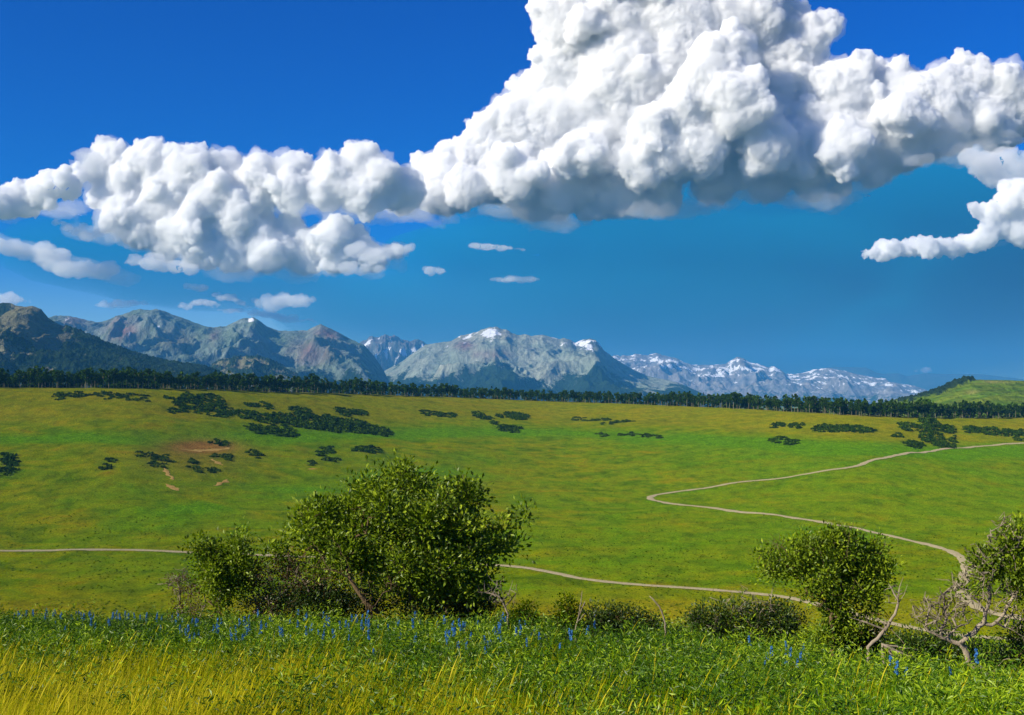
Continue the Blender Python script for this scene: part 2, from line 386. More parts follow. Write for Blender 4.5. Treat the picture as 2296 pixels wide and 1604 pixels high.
# ------------------------------------------------------------------ mountains
def mountain(name, sil, yr, yb, zb, cols=700, rows=150, amp=0.16, spur=900.0, paint=None, gfront=1.25, jag=1.0, seed=0, woodamp=0.0, kind=True, mat='mountain', slant=0.0):
    """a range whose crest is sighted along sil (u,row) at depth yr; foot at depth yb, height zb"""
    su = np.array([p[0] for p in sil], float); sr = np.array([p[1] for p in sil], float)
    u = np.linspace(su[0], su[-1], cols)
    vv = np.concatenate([np.linspace(0, 1, rows), 1 + np.linspace(0, 1, 26)[1:] ** 1.3 * 0.5])
    U, V = np.meshgrid(u, vv, indexing='ij')
    R = np.interp(U, su, sr)
    ycrest = yr + (yr - yb) * 0.10 * fbm(U / 160 + seed, U * 0 + seed, 3)
    Y = yb + (ycrest - yb) * V
    s = xtan(U, R); X = s * (yr * 0.35 + 0.65 * Y)              # spread a little less towards the viewer
    X = X + slant * (1 - V) * (yr - yb)
    H = ycrest * etan(R)
    Xc = s * (yr * 0.35 + 0.65 * ycrest)
    # correct so that the crest itself sits on its sight line
    X = X + (s * ycrest - Xc)
    wx = fbm(X / spur + seed, Y / spur, 3) * 0.45
    rg = ridged(X / spur + wx + seed * 3.1, Y / (spur * 1.9) + wx * 0.6, 5)
    rg2 = ridged(X / (spur * .28) + seed, Y / (spur * .6) + wx, 4)
    g = np.where(V <= 1, np.clip(V, 0, 1) ** gfront, np.clip(1 - (V - 1) * 1.9, 0, 1))
    env = np.where(V <= 1, np.sin(np.clip(V, 0, 1) * pi) ** 0.7 * (1 - 0.25 * V), 0)
    rel = np.maximum(H - zb, 60)
    Z = zb + (H - zb) * g + rel * env * amp * ((rg - 0.45) * 2.2 + (rg2 - 0.45) * 0.55)
    Z = Z + rel * 0.012 * jag * fbm(X / 45, Y / 45, 3) * sstep(0.2, 0.9, V)
    pu, pr = project(X, Y, Z)
    hrel = (Z - zb) / rel
    col, snow, wood = paint(pu, pr, X, Y, Z, V, rg, rg2, hrel)
    if woodamp:
        Z = Z + woodamp * sstep(.4, .62, wood) * (0.4 + 0.9 * np.abs(noise2(X / 7.0, Y / 9.0)))
    n, m = X.shape; idx = np.arange(n * m).reshape(n, m)
    f = np.stack([idx[:-1, :-1], idx[1:, :-1], idx[1:, 1:], idx[:-1, 1:]], -1).reshape(-1, 4)
    me = mesh_np(name, np.stack([X, Y, Z], -1).reshape(-1, 3), f, M[mat], True,
                 {"col": np.stack(np.broadcast_arrays(*col), -1).reshape(-1, 3), "snow": np.clip(snow, 0, 1).ravel(), "wood": np.clip(wood, 0, 1).ravel()})
    return structure(link(name, me))
def blob(pu, pr, u, r, ru, rr): return np.exp(-(((pu - u) / ru) ** 2 + ((pr - r) / rr) ** 2))
def lerp3(a, b, t): return tuple(a[i] * (1 - t) + b[i] * t for i in range(3))
GREY = (0.195, 0.235, 0.200); GREEN = (0.135, 0.195, 0.120); RED = (0.21, 0.125, 0.105); TAN = (0.205, 0.190, 0.115); PALE = (0.30, 0.29, 0.23)

def paint_bald(pu, pr, X, Y, Z, V, rg, rg2, h):
    n = fbm(X / 60, Y / 90, 4); c = lerp3(TAN, (0.14, 0.14, 0.07), np.clip(0.5 + n, 0, 1))
    wood = 0.24 + 0.95 * n - 0.45 * blob(pu, pr, 95, 740, 60, 45) + 0.50 * sstep(95, 170, pu) + 0.3 * sstep(740, 800, pr) + 0.25 * blob(pu, pr, 10, 760, 60, 50) - 0.5 * sstep(700, 690, pr)
    wood = np.where((pr < 712) & (pu < 96), wood - 0.5, wood)
    return c, 0 * n, wood
def paint_back(pu, pr, X, Y, Z, V, rg, rg2, h):
    n = fbm(X / 80, Y / 80, 4); return lerp3(TAN, GREEN, np.clip(.5 + n, 0, 1)), 0 * n, 0.7 + 0.5 * n
def paint_left(pu, pr, X, Y, Z, V, rg, rg2, h):
    n = fbm(X / 300, Y / 400, 4); n2 = fbm(X / 90, Y / 200, 4)
    c = lerp3(GREEN, GREY, np.clip(0.5 + 1.6 * n, 0, 1))
    red = np.maximum.reduce([blob(pu, pr, 275, 745, 34, 28), .8 * blob(pu, pr, 165, 722, 30, 12), blob(pu, pr, 735, 748, 30, 16), 0.8 * blob(pu, pr, 700, 790, 50, 30), .5 * blob(pu, pr, 480, 750, 14, 20)])
    c = lerp3(c, RED, np.clip(red * (1.0 + 1.2 * n2), 0, 1)); c = lerp3(c, TAN, np.clip(blob(pu, pr, 390, 760, 45, 25) * (.8 + n2), 0, 1))
    snow = 0.16 + 0.45 * n2 + 0.55 * blob(pu, pr, 562, 717, 12, 6) + 0.45 * blob(pu, pr, 290, 755, 6, 14) + 0.4 * blob(pu, pr, 355, 733, 7, 6) + 0.35 * blob(pu, pr, 140, 716, 25, 5) - 0.3 * (V < .55)
    wood = 0.24 + 0.55 * (0.42 - h) + 0.9 * n2 * 0.6 + 0.35 * sstep(800, 850, pr) + 0.18 * blob(pu, pr, 430, 800, 80, 45) - 0.3 * sstep(.62, .8, h)
    return c, snow, wood
def paint_knob(pu, pr, X, Y, Z, V, rg, rg2, h):
    n = fbm(X / 55, Y / 80, 4); return lerp3(TAN, (0.15, 0.15, 0.06), np.clip(.5 + n, 0, 1)), 0 * n, 0.44 + 0.9 * n + 0.25 * blob(pu, pr, 590, 830, 70, 20)
def paint_jag(pu, pr, X, Y, Z, V, rg, rg2, h):
    n = fbm(X / 220, Y / 300, 4); n2 = fbm(X / 90, Y / 120, 4); c = lerp3((0.12, 0.14, 0.13), (0.17, 0.12, 0.11), np.clip(.4 + n, 0, 1))
    return c, 0.34 + 0.55 * n2 + 0.3 * (0.5 - rg) + 0.2 * blob(pu, pr, 880, 795, 45, 18) + .3 * blob(pu, pr, 945, 780, 10, 8), 0.1 + 0.6 * (.35 - h)
def paint_main(pu, pr, X, Y, Z, V, rg, rg2, h):
    n = fbm(X / 350, Y / 500, 4); n2 = fbm(X / 110, Y / 240, 4)
    c = lerp3((0.22, 0.27, 0.20), (0.31, 0.33, 0.25), np.clip(.5 + 1.4 * n, 0, 1))
    red = np.maximum.reduce([blob(pu, pr, 1042, 775, 24, 12), .9 * blob(pu, pr, 1100, 795, 40, 10), .4 * blob(pu, pr, 1060, 840, 18, 12)])
    c = lerp3(c, RED, np.clip(red * (1 + n2), 0, 1)); c = lerp3(c, (0.34, 0.31, 0.22), np.clip(blob(pu, pr, 1110, 748, 50, 14) + .6 * blob(pu, pr, 1030, 757, 30, 8), 0, 1))
    c = lerp3(c, (0.15, 0.165, 0.16), sstep(1230, 1300, pu) * sstep(800, 770, pr))
    snow = 0.25 + 0.6 * n2 + 0.34 * blob(pu, pr, 1098, 745, 40, 12) + 0.25 * blob(pu, pr, 1030, 757, 25, 7) + 0.30 * blob(pu, pr, 1310, 775, 35, 14) + 0.12 * sstep(1240, 1330, pu) - 0.4 * sstep(775, 800, pr) - 0.25 * blob(pu, pr, 1180, 775, 60, 20)
    line = 834 + 18 * np.sin(pu / 37.0) + 4 * sstep(1150, 1240, pu) + 0.10 * np.maximum(pu - 1300, 0)
    wood = 0.42 + (pr - line) / 60 + 0.75 * n2 - 0.5 * blob(pu, pr, 870, 845, 40, 25) + .3 * blob(pu, pr, 1090, 840, 60, 20)
    return c, snow, wood
def paint_snow(pu, pr, X, Y, Z, V, rg, rg2, h):
    n = fbm(X / 300, Y / 420, 4); n2 = fbm(X / 130, Y / 110, 4)
    c = lerp3((0.17, 0.18, 0.20), (0.27, 0.25, 0.23), np.clip(.5 + 1.5 * n, 0, 1)); strata = np.sin(Z / 17 + 3 * n)
    c = lerp3(c, (0.34, 0.30, 0.26), np.clip(0.3 * strata, 0, 1))
    snow = 0.20 + 0.62 * n2 + 0.10 * strata + 0.28 * (0.5 - rg2) + 0.22 * sstep(.45, .8, h) + 0.12 * blob(pu, pr, 1680, 825, 120, 18) - 0.5 * sstep(.45, .2, h)
    wood = 0.22 + 1.3 * (0.42 - h) + 0.7 * n2
    return c, snow, wood
def paint_far(pu, pr, X, Y, Z, V, rg, rg2, h):
    n = fbm(X / 300, Y / 420, 4); return lerp3((0.06, 0.08, 0.09), (0.10, 0.11, 0.11), np.clip(.5 + n, 0, 1)), 0.15 + .4 * n, 0.5 + 0 * n
def paint_mesa(pu, pr, X, Y, Z, V, rg, rg2, h):
    n = fbm(X / 40, Y / 60, 4); c = lerp3((0.09, 0.17, 0.006), (0.15, 0.20, 0.010), np.clip(.5 + 1.3 * n, 0, 1))
    c = lerp3(c, (0.30, 0.21, 0.10), np.clip(0.5 * blob(pu, pr, 2215, 857, 50, 4) + .35 * blob(pu, pr, 2180, 880, 14, 8), 0, 1) * np.clip(.6 + n, 0, 1))
    edge = np.interp(pu, [1990, 2040, 2100, 2160, 2200], [905, 901, 886, 862, 850])
    wood = 0.15 + 0.8 * sstep(6, -8, pr - edge - 1) * sstep(2215, 2165, pu) + 0.5 * n * 0.6 + .2 * blob(pu, pr, 2290, 880, 30, 10)
    return c, 0 * n, wood

mountain("mountain", [(1700, 872), (1816, 831), (1869, 823), (1918, 824), (1941, 824), (1965, 836), (1981, 839), (2014, 837), (2034, 844), (2074, 837), (2117, 839), (2200, 839), (2296, 851), (2420, 846), (2560, 870)],
         22000, 19500, -60, 260, 40, 0.10, 1500, paint_far, seed=1)
mountain("mountain", [(1300, 850), (1371, 799), (1381, 797), (1391, 799), (1398, 796), (1408, 799), (1424, 794), (1451, 797), (1471, 792), (1495, 799), (1517, 804), (1537, 814), (1557, 819), (1587, 818), (1612, 818),
                      (1627, 816), (1640, 808), (1653, 800), (1667, 804), (1683, 814), (1703, 817), (1723, 824), (1733, 821), (1749, 829), (1763, 839), (1782, 839), (1802, 836), (1825, 829), (1842, 827), (1862, 827),
                      (1885, 831), (1912, 837), (1935, 842), (1961, 847), (1985, 849), (1995, 856), (2018, 861), (2051, 866), (2084, 879), (2150, 900), (2250, 915)],
         16500, 13200, -60, 520, 100, 0.24, 800, paint_snow, gfront=1.15, jag=1.6, seed=2)
mountain("mountain", [(760, 850), (790, 790), (808, 767), (822, 761), (829, 756), (835, 753), (843, 757), (851, 756), (858, 752), (865, 750), (875, 754), (891, 756), (904, 762), (918, 766), (934, 761), (945, 764), (954, 771), (990, 790), (1030, 830), (1060, 860)],
         13500, 12000, -40, 240, 90, 0.26, 420, paint_jag, gfront=1.0, jag=2.2, seed=3)
mountain("mountain", [(790, 900), (840, 850), (860, 834), (900, 812), (930, 790), (954, 774), (977, 769), (997, 767), (1014, 764), (1034, 752), (1047, 751), (1067, 746), (1083, 739), (1100, 734), (1111, 732), (1123, 738), (1136, 739),
                      (1150, 748), (1160, 752), (1179, 750), (1193, 754), (1216, 751), (1239, 757), (1255, 761), (1262, 758), (1279, 762), (1290, 769), (1302, 764), (1322, 759), (1334, 762), (1342, 769), (1352, 784), (1371, 799), (1388, 810), (1421, 830), (1454, 844),
                      (1517, 857), (1580, 885), (1640, 910)],
         10500, 7000, -40, 560, 130, 0.22, 900, paint_main, gfront=1.35, jag=1.0, seed=4)
mountain("mountain", [(40, 760), (90, 720), (126, 708), (159, 709), (185, 716), (215, 724), (232, 721), (265, 709), (291, 699), (315, 692), (331, 696), (351, 694), (374, 701), (397, 709), (431, 721), (464, 733), (484, 735),
                      (507, 732), (530, 721), (543, 715), (552, 712), (560, 715), (568, 712), (576, 715), (596, 731), (623, 741), (646, 743), (666, 742), (689, 741), (702, 734), (719, 727), (732, 733), (759, 746), (778, 757), (798, 766), (818, 775), (840, 800), (860, 830), (880, 870), (900, 900)],
         8000, 5400, -20, 570, 128, 0.24, 620, paint_left, gfront=1.3, jag=1.0, seed=5)
mountain("hill", [(430, 880), (464, 838), (480, 815), (500, 805), (530, 802), (580, 801), (605, 808), (629, 820), (662, 837), (690, 852), (740, 885)],
         5000, 4300, -10, 260, 90, 0.14, 200, paint_knob, seed=6, woodamp=11, gfront=1.0)
mountain("hill", [(-300, 690), (-150, 676), (-60, 680), (0, 683), (26, 683), (46, 688), (90, 712), (140, 760), (190, 830)],
         4300, 3700, 0, 260, 60, 0.10, 200, paint_back, seed=7, woodamp=12)
mountain("hill", [(-300, 790), (-150, 745), (-60, 722), (0, 710), (20, 698), (50, 688), (73, 686), (93, 694), (109, 714), (132, 728), (166, 741), (199, 754), (232, 767), (265, 782), (298, 794), (331, 802), (364, 811), (420, 820), (464, 826), (520, 850), (560, 880)],
         3600, 2500, 0, 340, 130, 0.13, 230, paint_bald, seed=8, woodamp=12, gfront=1.1)
mountain("hill", [(1960, 925), (2001, 904), (2034, 897), (2067, 889), (2094, 879), (2114, 871), (2133, 862), (2160, 853), (2200, 851), (2210, 852), (2296, 854), (2420, 850), (2600, 880)],
         2300, 1700, -32, 260, 90, 0.07, 200, paint_mesa, seed=9, woodamp=9, gfront=0.8)
# ------------------------------------------------------------------ clouds
def ico(sub):
    import bmesh
    bm = bmesh.new(); bmesh.ops.create_icosphere(bm, subdivisions=sub, radius=1.0)
    v = np.array([x.co[:] for x in bm.verts]); f = np.array([[q.index for q in x.verts] for x in bm.faces]); bm.free()
    return v, f
ICO = {k: ico(k) for k in (1, 2, 3, 4)}
def remeshed(v, f, vox):
    me = mesh_np("tmp", v, f); o = bpy.data.objects.new("tmp", me); COL.objects.link(o)
    m = o.modifiers.new("r", 'REMESH'); m.mode = 'VOXEL'; m.voxel_size = vox; m.adaptivity = 0
    dg = bpy.context.evaluated_depsgraph_get(); ev = o.evaluated_get(dg); r = ev.to_mesh()
    n = len(r.vertices); V = np.empty(n * 3); r.vertices.foreach_get("co", V); N = np.empty(n * 3); r.vertices.foreach_get("normal", N)
    q = len(r.polygons); tot = np.empty(q, np.int32); r.polygons.foreach_get("loop_total", tot)
    L = np.empty(len(r.loops), np.int32); r.loops.foreach_get("vertex_index", L)
    ev.to_mesh_clear(); bpy.data.objects.remove(o); bpy.data.meshes.remove(me)
    assert (tot == 4).all()
    return V.reshape(-1, 3), N.reshape(-1, 3), L.reshape(-1, 4)
def cloud(name, label, puffs, y, vox=5.0, squash=1.0, depth=0.8, base=None, seed=0, kids=11, billow=1.0, mat='cloud', veil=(), lv2=8, fringe=False):
    """puffs: (u, row, radius in photo px[, nearer-by in px]); real size follows from the depth y"""
    r_ = np.random.default_rng(seed + 100); k = y / F_PX
    sc = np.array([1, depth, squash])
    def solid(bl, kids, lv2, vox, amp, off=0.0):
        out = list(bl)
        def grow(src, n, lo, hi, lev):
            new = []
            for c, r, _ in src:
                for _i in range(n):
                    d = r_.normal(size=3); d[1] = -abs(d[1]) * 0.9 if r_.random() < .75 else d[1]; d[2] = d[2] + 0.30; d /= np.linalg.norm(d)
                    new.append((c + d * r * sc * r_.uniform(.72, 1.02), r * (lo + (hi - lo) * r_.random() ** 1.8), lev))
            return new
        l1 = grow(bl, kids, .10, .52, 1); out += l1
        if lv2: out += grow([b for b in l1 if b[1] > 8 * k], lv2, .18, .5, 2)
        vs, fs, o = [], [], 0
        for c, r, lev in out:
            iv, jf = ICO[3 if lev == 0 else 2 if r > 8 * k else 1]
            vs.append(iv * r * sc + c); fs.append(jf + o); o += len(iv)
        v = np.concatenate(vs); f = np.concatenate(fs)
        if base is not None:
            pu, _ = project(v[:, 0], v[:, 1], v[:, 2]); zb = etan(np.interp(pu, *zip(*base))) * y
            v[:, 2] = np.where(v[:, 2] < zb, zb + (v[:, 2] - zb) * 0.22, v[:, 2])
        V, N, Q = remeshed(v, f, vox * k)
        d = np.zeros(len(V)) + off
        if off: d += 9 * noise3(V / (26 * k)) + 8 * noise3(V / (13 * k) + 5)
        wv = np.stack([noise3(V / (70 * k) + q) for q in (0.3, 7.7, 13.1)], -1) * 16 * k
        for lam, a in ((120, 18.0), (52, 9.0), (24, 8.0), (12, 7.0), (7, 5.0)):
            if lam < vox * 1.2: continue
            d += a * (np.abs(noise3((V + wv) / (lam * k) + seed * 3.7)) - 0.24)
        return V + N * (d * amp * k)[:, None] * np.array([1, 1, squash]), Q
    bl = []
    for p in puffs:
        u, row, r = p[:3]; dy = (p[3] if len(p) > 3 else r_.uniform(-25, 25)) * k
        bl.append((at(u, row, y - dy), r * k, 0))
    V, Q = solid(bl, kids, lv2, vox, billow)
    cen = V.mean(0); ob = link(name, mesh_np(name, V - cen, Q, M[mat]), None, cen)
    if fringe:
        st = r_; V, Q = solid([(c_, r + 3 * k, 0) for c_, r, _ in bl], kids // 2, 3, 8.0, 1.0, 3.0)
        stuff(link("cloud_fringe", mesh_np("cloud_fringe", V - cen, Q, M['cloud_fringe']), ob))
    if len(veil):
        sc = np.array([1.0, 0.6, 0.34]); base = None
        bl = [(at(u, r, y - dy * k), rr * k, 0) for u, r, rr, dy in veil]
        V, Q = solid(bl, 5, 0, 9.0, 1.3)
        stuff(link("cloud_veil", mesh_np("cloud_veil", V - cen, Q, M['cloud_veil']), ob))
    return tag(ob, label, "cloud")

TOWER = [(1290, 60, 90), (1400, 35, 130), (1520, 60, 120), (1640, 60, 105), (1740, 85, 80), (1815, 90, 48), (1852, 55, 36), (1290, 165, 95), (1245, 140, 55), (1205, 200, 50),
         (1400, 180, 130), (1530, 190, 120), (1640, 150, 100), (1740, 190, 100), (1150, 262, 52), (1090, 305, 52), (1230, 270, 95), (1350, 290, 110), (1480, 320, 110), (1600, 300, 110), (1700, 300, 110),
         (1040, 362, 52), (965, 395, 48), (1130, 380, 85), (1000, 425, 65), (1250, 410, 80), (1380, 420, 70), (1480, 435, 48), (1800, 330, 95), (1890, 215, 85), (1950, 180, 55), (2010, 215, 75), (2100, 222, 70),
         (1890, 310, 95), (2000, 310, 85), (2110, 290, 80), (2190, 195, 62), (2255, 190, 52), (2210, 265, 65), (2300, 235, 70), (2390, 220, 80), (2400, 300, 80), (1600, 395, 55), (1720, 390, 62), (1820, 405, 42), (1885, 425, 30),
         (1960, 375, 50), (2250, 345, 45), (890, 425, 45), (1310, 465, 30), (1190, 455, 40),
         (1640, 118, 52, 130), (1600, 185, 75, 130), (1655, 235, 70, 150), (1540, 250, 62, 130), (1470, 305, 62, 130), (1440, 365, 55, 120), (1560, 330, 70, 120), (1300, 345, 55, 100), (1150, 400, 60, 90), (1050, 420, 50, 70),
         (1720, 330, 60, 110), (1880, 330, 60, 100), (2030, 260, 55, 80), (1390, -60, 120), (1560, -50, 110)]
TBASE = [(850, 478), (1000, 488), (1200, 495), (1450, 492), (1600, 448), (1800, 455), (1950, 420), (2120, 345), (2296, 312), (2500, 300)]
tv = []
for u in range(880, 2330, 42):
    b = float(np.interp(u, *zip(*TBASE))); tv.append((u, b - 6 + 14 * math.sin(u * .021), 48 + 22 * math.sin(u * .13), 40 + 50 * math.sin(u * 1.7)))
cloud("cumulus_cloud", "huge towering white cumulus cloud with a cauliflower top over the snowy range", TOWER, 26000, 4.2, depth=0.75, base=TBASE, seed=1, kids=16, veil=tv, fringe=True)
BANK = [(250, 348, 40), (330, 362, 44), (420, 372, 50), (500, 382, 45), (580, 388, 44), (660, 390, 44), (740, 388, 44), (805, 370, 50), (850, 392, 42), (900, 425, 50), (285, 420, 62), (380, 432, 70), (480, 440, 60), (570, 435, 52), (650, 430, 44), (730, 428, 44), (810, 430, 50),
        (330, 500, 62), (275, 472, 46), (420, 515, 60), (525, 485, 50), (575, 510, 50), (600, 560, 52), (680, 572, 48), (760, 582, 38), (830, 575, 34), (885, 562, 20), (370, 560, 34), (450, 560, 44), (520, 565, 44), (205, 385, 30), (175, 395, 24), (740, 535, 44), (800, 550, 36), (650, 510, 36), (220, 440, 30)]
BBASE = [(100, 440), (200, 520), (300, 560), (420, 600), (600, 612), (760, 615), (900, 600)]
bv = [(u, float(np.interp(u, *zip(*BBASE))) - 8 + 16 * math.sin(u * .04), 46 + 16 * math.sin(u * .3), 40 * math.sin(u * 2.1)) for u in range(150, 900, 40)]
bv += [(690, 470, 60, 30), (760, 480, 60, 20), (850, 490, 50, 20), (930, 480, 45, 20)]
cloud("cumulus_cloud", "long white cumulus bank with a lumpy top above the left mountains", BANK, 24000, 3.8, depth=0.8, base=BBASE, seed=2, kids=16, veil=bv, fringe=True)
cloud("cumulus_cloud", "small white cumulus puff low beside the long cloud bank's left end", [(30, 445, 42), (85, 435, 42), (120, 415, 28), (-20, 455, 40), (140, 402, 16), (60, 462, 34), (155, 425, 22)], 22000, 3.6, seed=3, base=[(-60, 486), (200, 478)], veil=[(u, 478, 40, 10) for u in range(-20, 170, 36)])
cloud("cumulus_cloud", "flat torn white cloud drifting below the cumulus bank's left end", [(-10, 552, 32), (25, 558, 32), (55, 566, 34), (90, 575, 34), (120, 590, 32), (155, 602, 30), (185, 608, 28), (215, 612, 26), (245, 604, 22), (100, 556, 24), (140, 570, 22)], 23000, 3.6, squash=0.62, seed=4, mat='cloud_thin', veil=[(u, 540 + .3 * u, 46, 0) for u in range(0, 300, 40)])
cloud("cumulus_cloud", "long white roll cloud with a knobbly end under the dark storm base", [(1940, 570, 14), (1960, 566, 18), (1982, 563, 20), (2005, 560, 23), (2030, 558, 24), (2055, 556, 25), (2080, 556, 25), (2105, 555, 26), (2130, 554, 26), (2155, 550, 28), (2180, 545, 28), (2210, 532, 32), (2240, 510, 32), (2285, 520, 38), (2200, 475, 20), (2225, 480, 24), (2270, 455, 36), (2340, 500, 50), (2180, 462, 12), (2300, 430, 34)],
      21000, 3.4, seed=5, kids=9, veil=[(u, 575 - .1 * (u - 1950), 30, 0) for u in range(1950, 2300, 40)])
def row_puffs(u0, u1, r0, r1, r, jit, seed):
    q = np.random.default_rng(seed); n = max(4, int((u1 - u0) / (r * .42))); t = np.linspace(0, 1, n)
    return [(u0 + (u1 - u0) * a + q.normal() * 2, r0 + (r1 - r0) * a + q.normal() * jit, r * (.35 + .65 * math.sin(pi * (a * .86 + .07))) * q.uniform(.6, 1.25)) for a in t]
for i, (lab, segs, yy, sq) in enumerate([
        ("small isolated white cloud scrap high over the jagged dark peaks", [(955, 998, 610, 609, 15, 2)], 21500, 0.75),
        ("thin flat white cloud sliver over the pale main peak", [(1108, 1206, 628, 627, 14, 1.5)], 22000, 0.5),
        ("pale yellow-white cloud block over the pointed left peak", [(572, 704, 676, 678, 23, 3), (590, 690, 668, 670, 16, 2)], 23500, 0.75),
        ("small white cloud scrap above the rounded left mountain", [(212, 328, 682, 683, 15, 2)], 23500, 0.7),
        ("ragged thin cloud wisp between the two low pale scraps", [(405, 490, 686, 680, 16, 4), (480, 570, 660, 690, 15, 3)], 24500, 0.5),
        ("thin streak of white cloud right under the pale cloud block", [(480, 710, 692, 722, 16, 2)], 25000, 0.45),
        ("white cloud scrap touching the crest of the wooded bald hill", [(-30, 66, 670, 676, 16, 2)], 23500, 0.7),
        ("tiny bright cloud puff low over the dim farthest ridge", [(2058, 2084, 832, 829, 11, 1)], 25000, 0.9),
        ("long faint cloud sliver just under the towering cumulus base", [(1060, 1170, 551, 560, 12, .6)], 21500, 0.45),
        ("lone soft cloud scrap beneath the cumulus bank's torn underside", [(412, 470, 646, 647, 13, 2)], 23500, 0.6)]):
    pf = []
    for q in segs: pf += row_puffs(*q, seed=i + 3)
    cloud("cloud_scrap", lab, pf, yy, 2.6, squash=sq, seed=30 + i, kids=6, mat='cloud_thin', lv2=0, billow=.8)
for i, (lab, pf, sq) in enumerate([
        ("soft grey cloud patch linking the towering cumulus to the roll cloud", [(2175, 350, 30), (2205, 372, 34), (2235, 395, 36), (2265, 415, 34), (2290, 385, 40), (2250, 360, 34), (2300, 430, 36)], .8),
        ("broken low cloud shreds under the middle of the cumulus bank", [(300, 585, 22), (330, 592, 24), (360, 598, 24), (395, 600, 22), (430, 604, 20), (345, 580, 20)], .55),
        ("thin ragged cloud tail trailing off the cumulus bank's right end", [(800, 560, 24), (830, 572, 24), (860, 568, 22), (890, 560, 20), (915, 556, 14), (780, 600, 20), (815, 606, 18), (850, 604, 16)], .6),
        ("torn cloud shred in the blue gap left of the cumulus bank", [(130, 500, 16), (150, 510, 18), (175, 520, 20), (200, 530, 18), (225, 522, 16), (190, 505, 14)], .6)]):
    cloud("cloud_scrap", lab, pf, 22500, 3.2, squash=sq, seed=60 + i, kids=7, mat='cloud_thin', lv2=0, billow=1.2)
cloud("cloud_scrap", "grey shadowed cloud lump beside the cumulus bank's highest knob", [(190, 350, 22), (210, 360, 22), (230, 372, 16), (205, 372, 18)], 21000, 3.0, squash=0.8, seed=9, kids=7, mat='cloud_thin')

def storm():
    y = 34000.0; k = y / F_PX; r_ = np.random.default_rng(77); vs, fs, o = [], [], 0
    for (u, row, ru, rr, dp) in [(1500, 455, 560, 80, 300), (1950, 400, 420, 90, 300), (1250, 570, 420, 75, 300), (1650, 580, 560, 110, 420), (2050, 480, 420, 130, 420), (2150, 650, 520, 190, 420), (1500, 700, 620, 150, 420), (1950, 760, 620, 120, 420), (1000, 700, 420, 110, 260), (2350, 560, 420, 200, 420), (600, 640, 420, 60, 160), (300, 560, 360, 90, 130)]:
        iv, jf = ICO[4]; vs.append(iv * np.array([ru, dp, rr]) * k + at(u, row, y + 2000)); fs.append(jf + o); o += len(iv)
    V, N, Q = remeshed(np.concatenate(vs), np.concatenate(fs), 20 * k)
    W = V / np.array([2.2, 1.4, 0.8])
    d = 26 * noise3(W / (190 * k)) + 16 * noise3(W / (80 * k) + 7) + 8 * noise3(W / (42 * k) + 3)
    V = V + N * (d * k)[:, None] * np.array([1, 1, .8]); cen = V.mean(0)
    return tag(link("storm_cloud", mesh_np("storm_cloud", V - cen, Q, M['storm']), None, cen), "wide dark blue storm cloud and rain veil behind the towering cumulus", "cloud")
storm()

# ------------------------------------------------------------------ aspen forest
def rand_rot(r, n):
    q = r.normal(size=(n, 4)); q /= np.linalg.norm(q, axis=1)[:, None]; a, b, c, d = q.T
    return np.stack([np.stack([1 - 2 * (c * c + d * d), 2 * (b * c - a * d), 2 * (b * d + a * c)], -1),
                     np.stack([2 * (b * c + a * d), 1 - 2 * (b * b + d * d), 2 * (c * d - a * b)], -1),
                     np.stack([2 * (b * d - a * c), 2 * (c * d + a * b), 1 - 2 * (b * b + c * c)], -1)], 1)
LEAF_V6 = np.array([(0, 0, 0), (.26, .55, .10), (0, 1.0, -.04), (-.26, .5, .10)])
LEAF_F6 = np.array([(0, 1, 2, 3)])
QUAD_V = np.array([(-.5, -.35, 0), (.5, -.5, .1), (.4, .5, 0), (-.45, .4, .12)]); QUAD_F = np.array([(0, 1, 2, 3)])
def scatter(tv, tf, P, Rm, sc, var):
    n = len(P); k = len(tv)
    sc = np.asarray(sc); sc = sc[:, None, None] if sc.ndim == 1 else sc[:, None, :]
    V = np.einsum('nij,nkj->nki', Rm, tv[None] * sc) + P[:, None, :]
    F = tf[None] + (np.arange(n) * k)[:, None, None]
    return V.reshape(-1, 3), F.reshape(-1, tf.shape[1]), np.repeat(var, k)
def tube(P, R, sides):
    P = np.asarray(P, float); n = len(P); T = np.gradient(P, axis=0); T /= np.linalg.norm(T, axis=1)[:, None] + 1e-9
    A = np.cross(T, np.array([.31, .62, .72])); A /= np.linalg.norm(A, axis=1)[:, None] + 1e-9; B = np.cross(T, A)
    th = np.arange(sides) * 2 * pi / sides
    V = P[:, None] + np.asarray(R)[:, None, None] * (np.cos(th)[None, :, None] * A[:, None] + np.sin(th)[None, :, None] * B[:, None])
    i = np.arange(n * sides).reshape(n, sides); j = np.roll(i, -1, 1)
    F = np.stack([i[:-1], j[:-1], j[1:], i[1:]], -1).reshape(-1, 4)
    cap = i[-1]
    if sides >= 4: F = np.concatenate([F, [[cap[0], cap[1], cap[2], cap[3]]]])
    return V.reshape(-1, 3), F
def join(parts):
    vs, fs, o = [], [], 0
    for v, f in parts: vs.append(v); fs.append(f + o); o += len(v)
    return np.concatenate(vs), np.concatenate(fs)

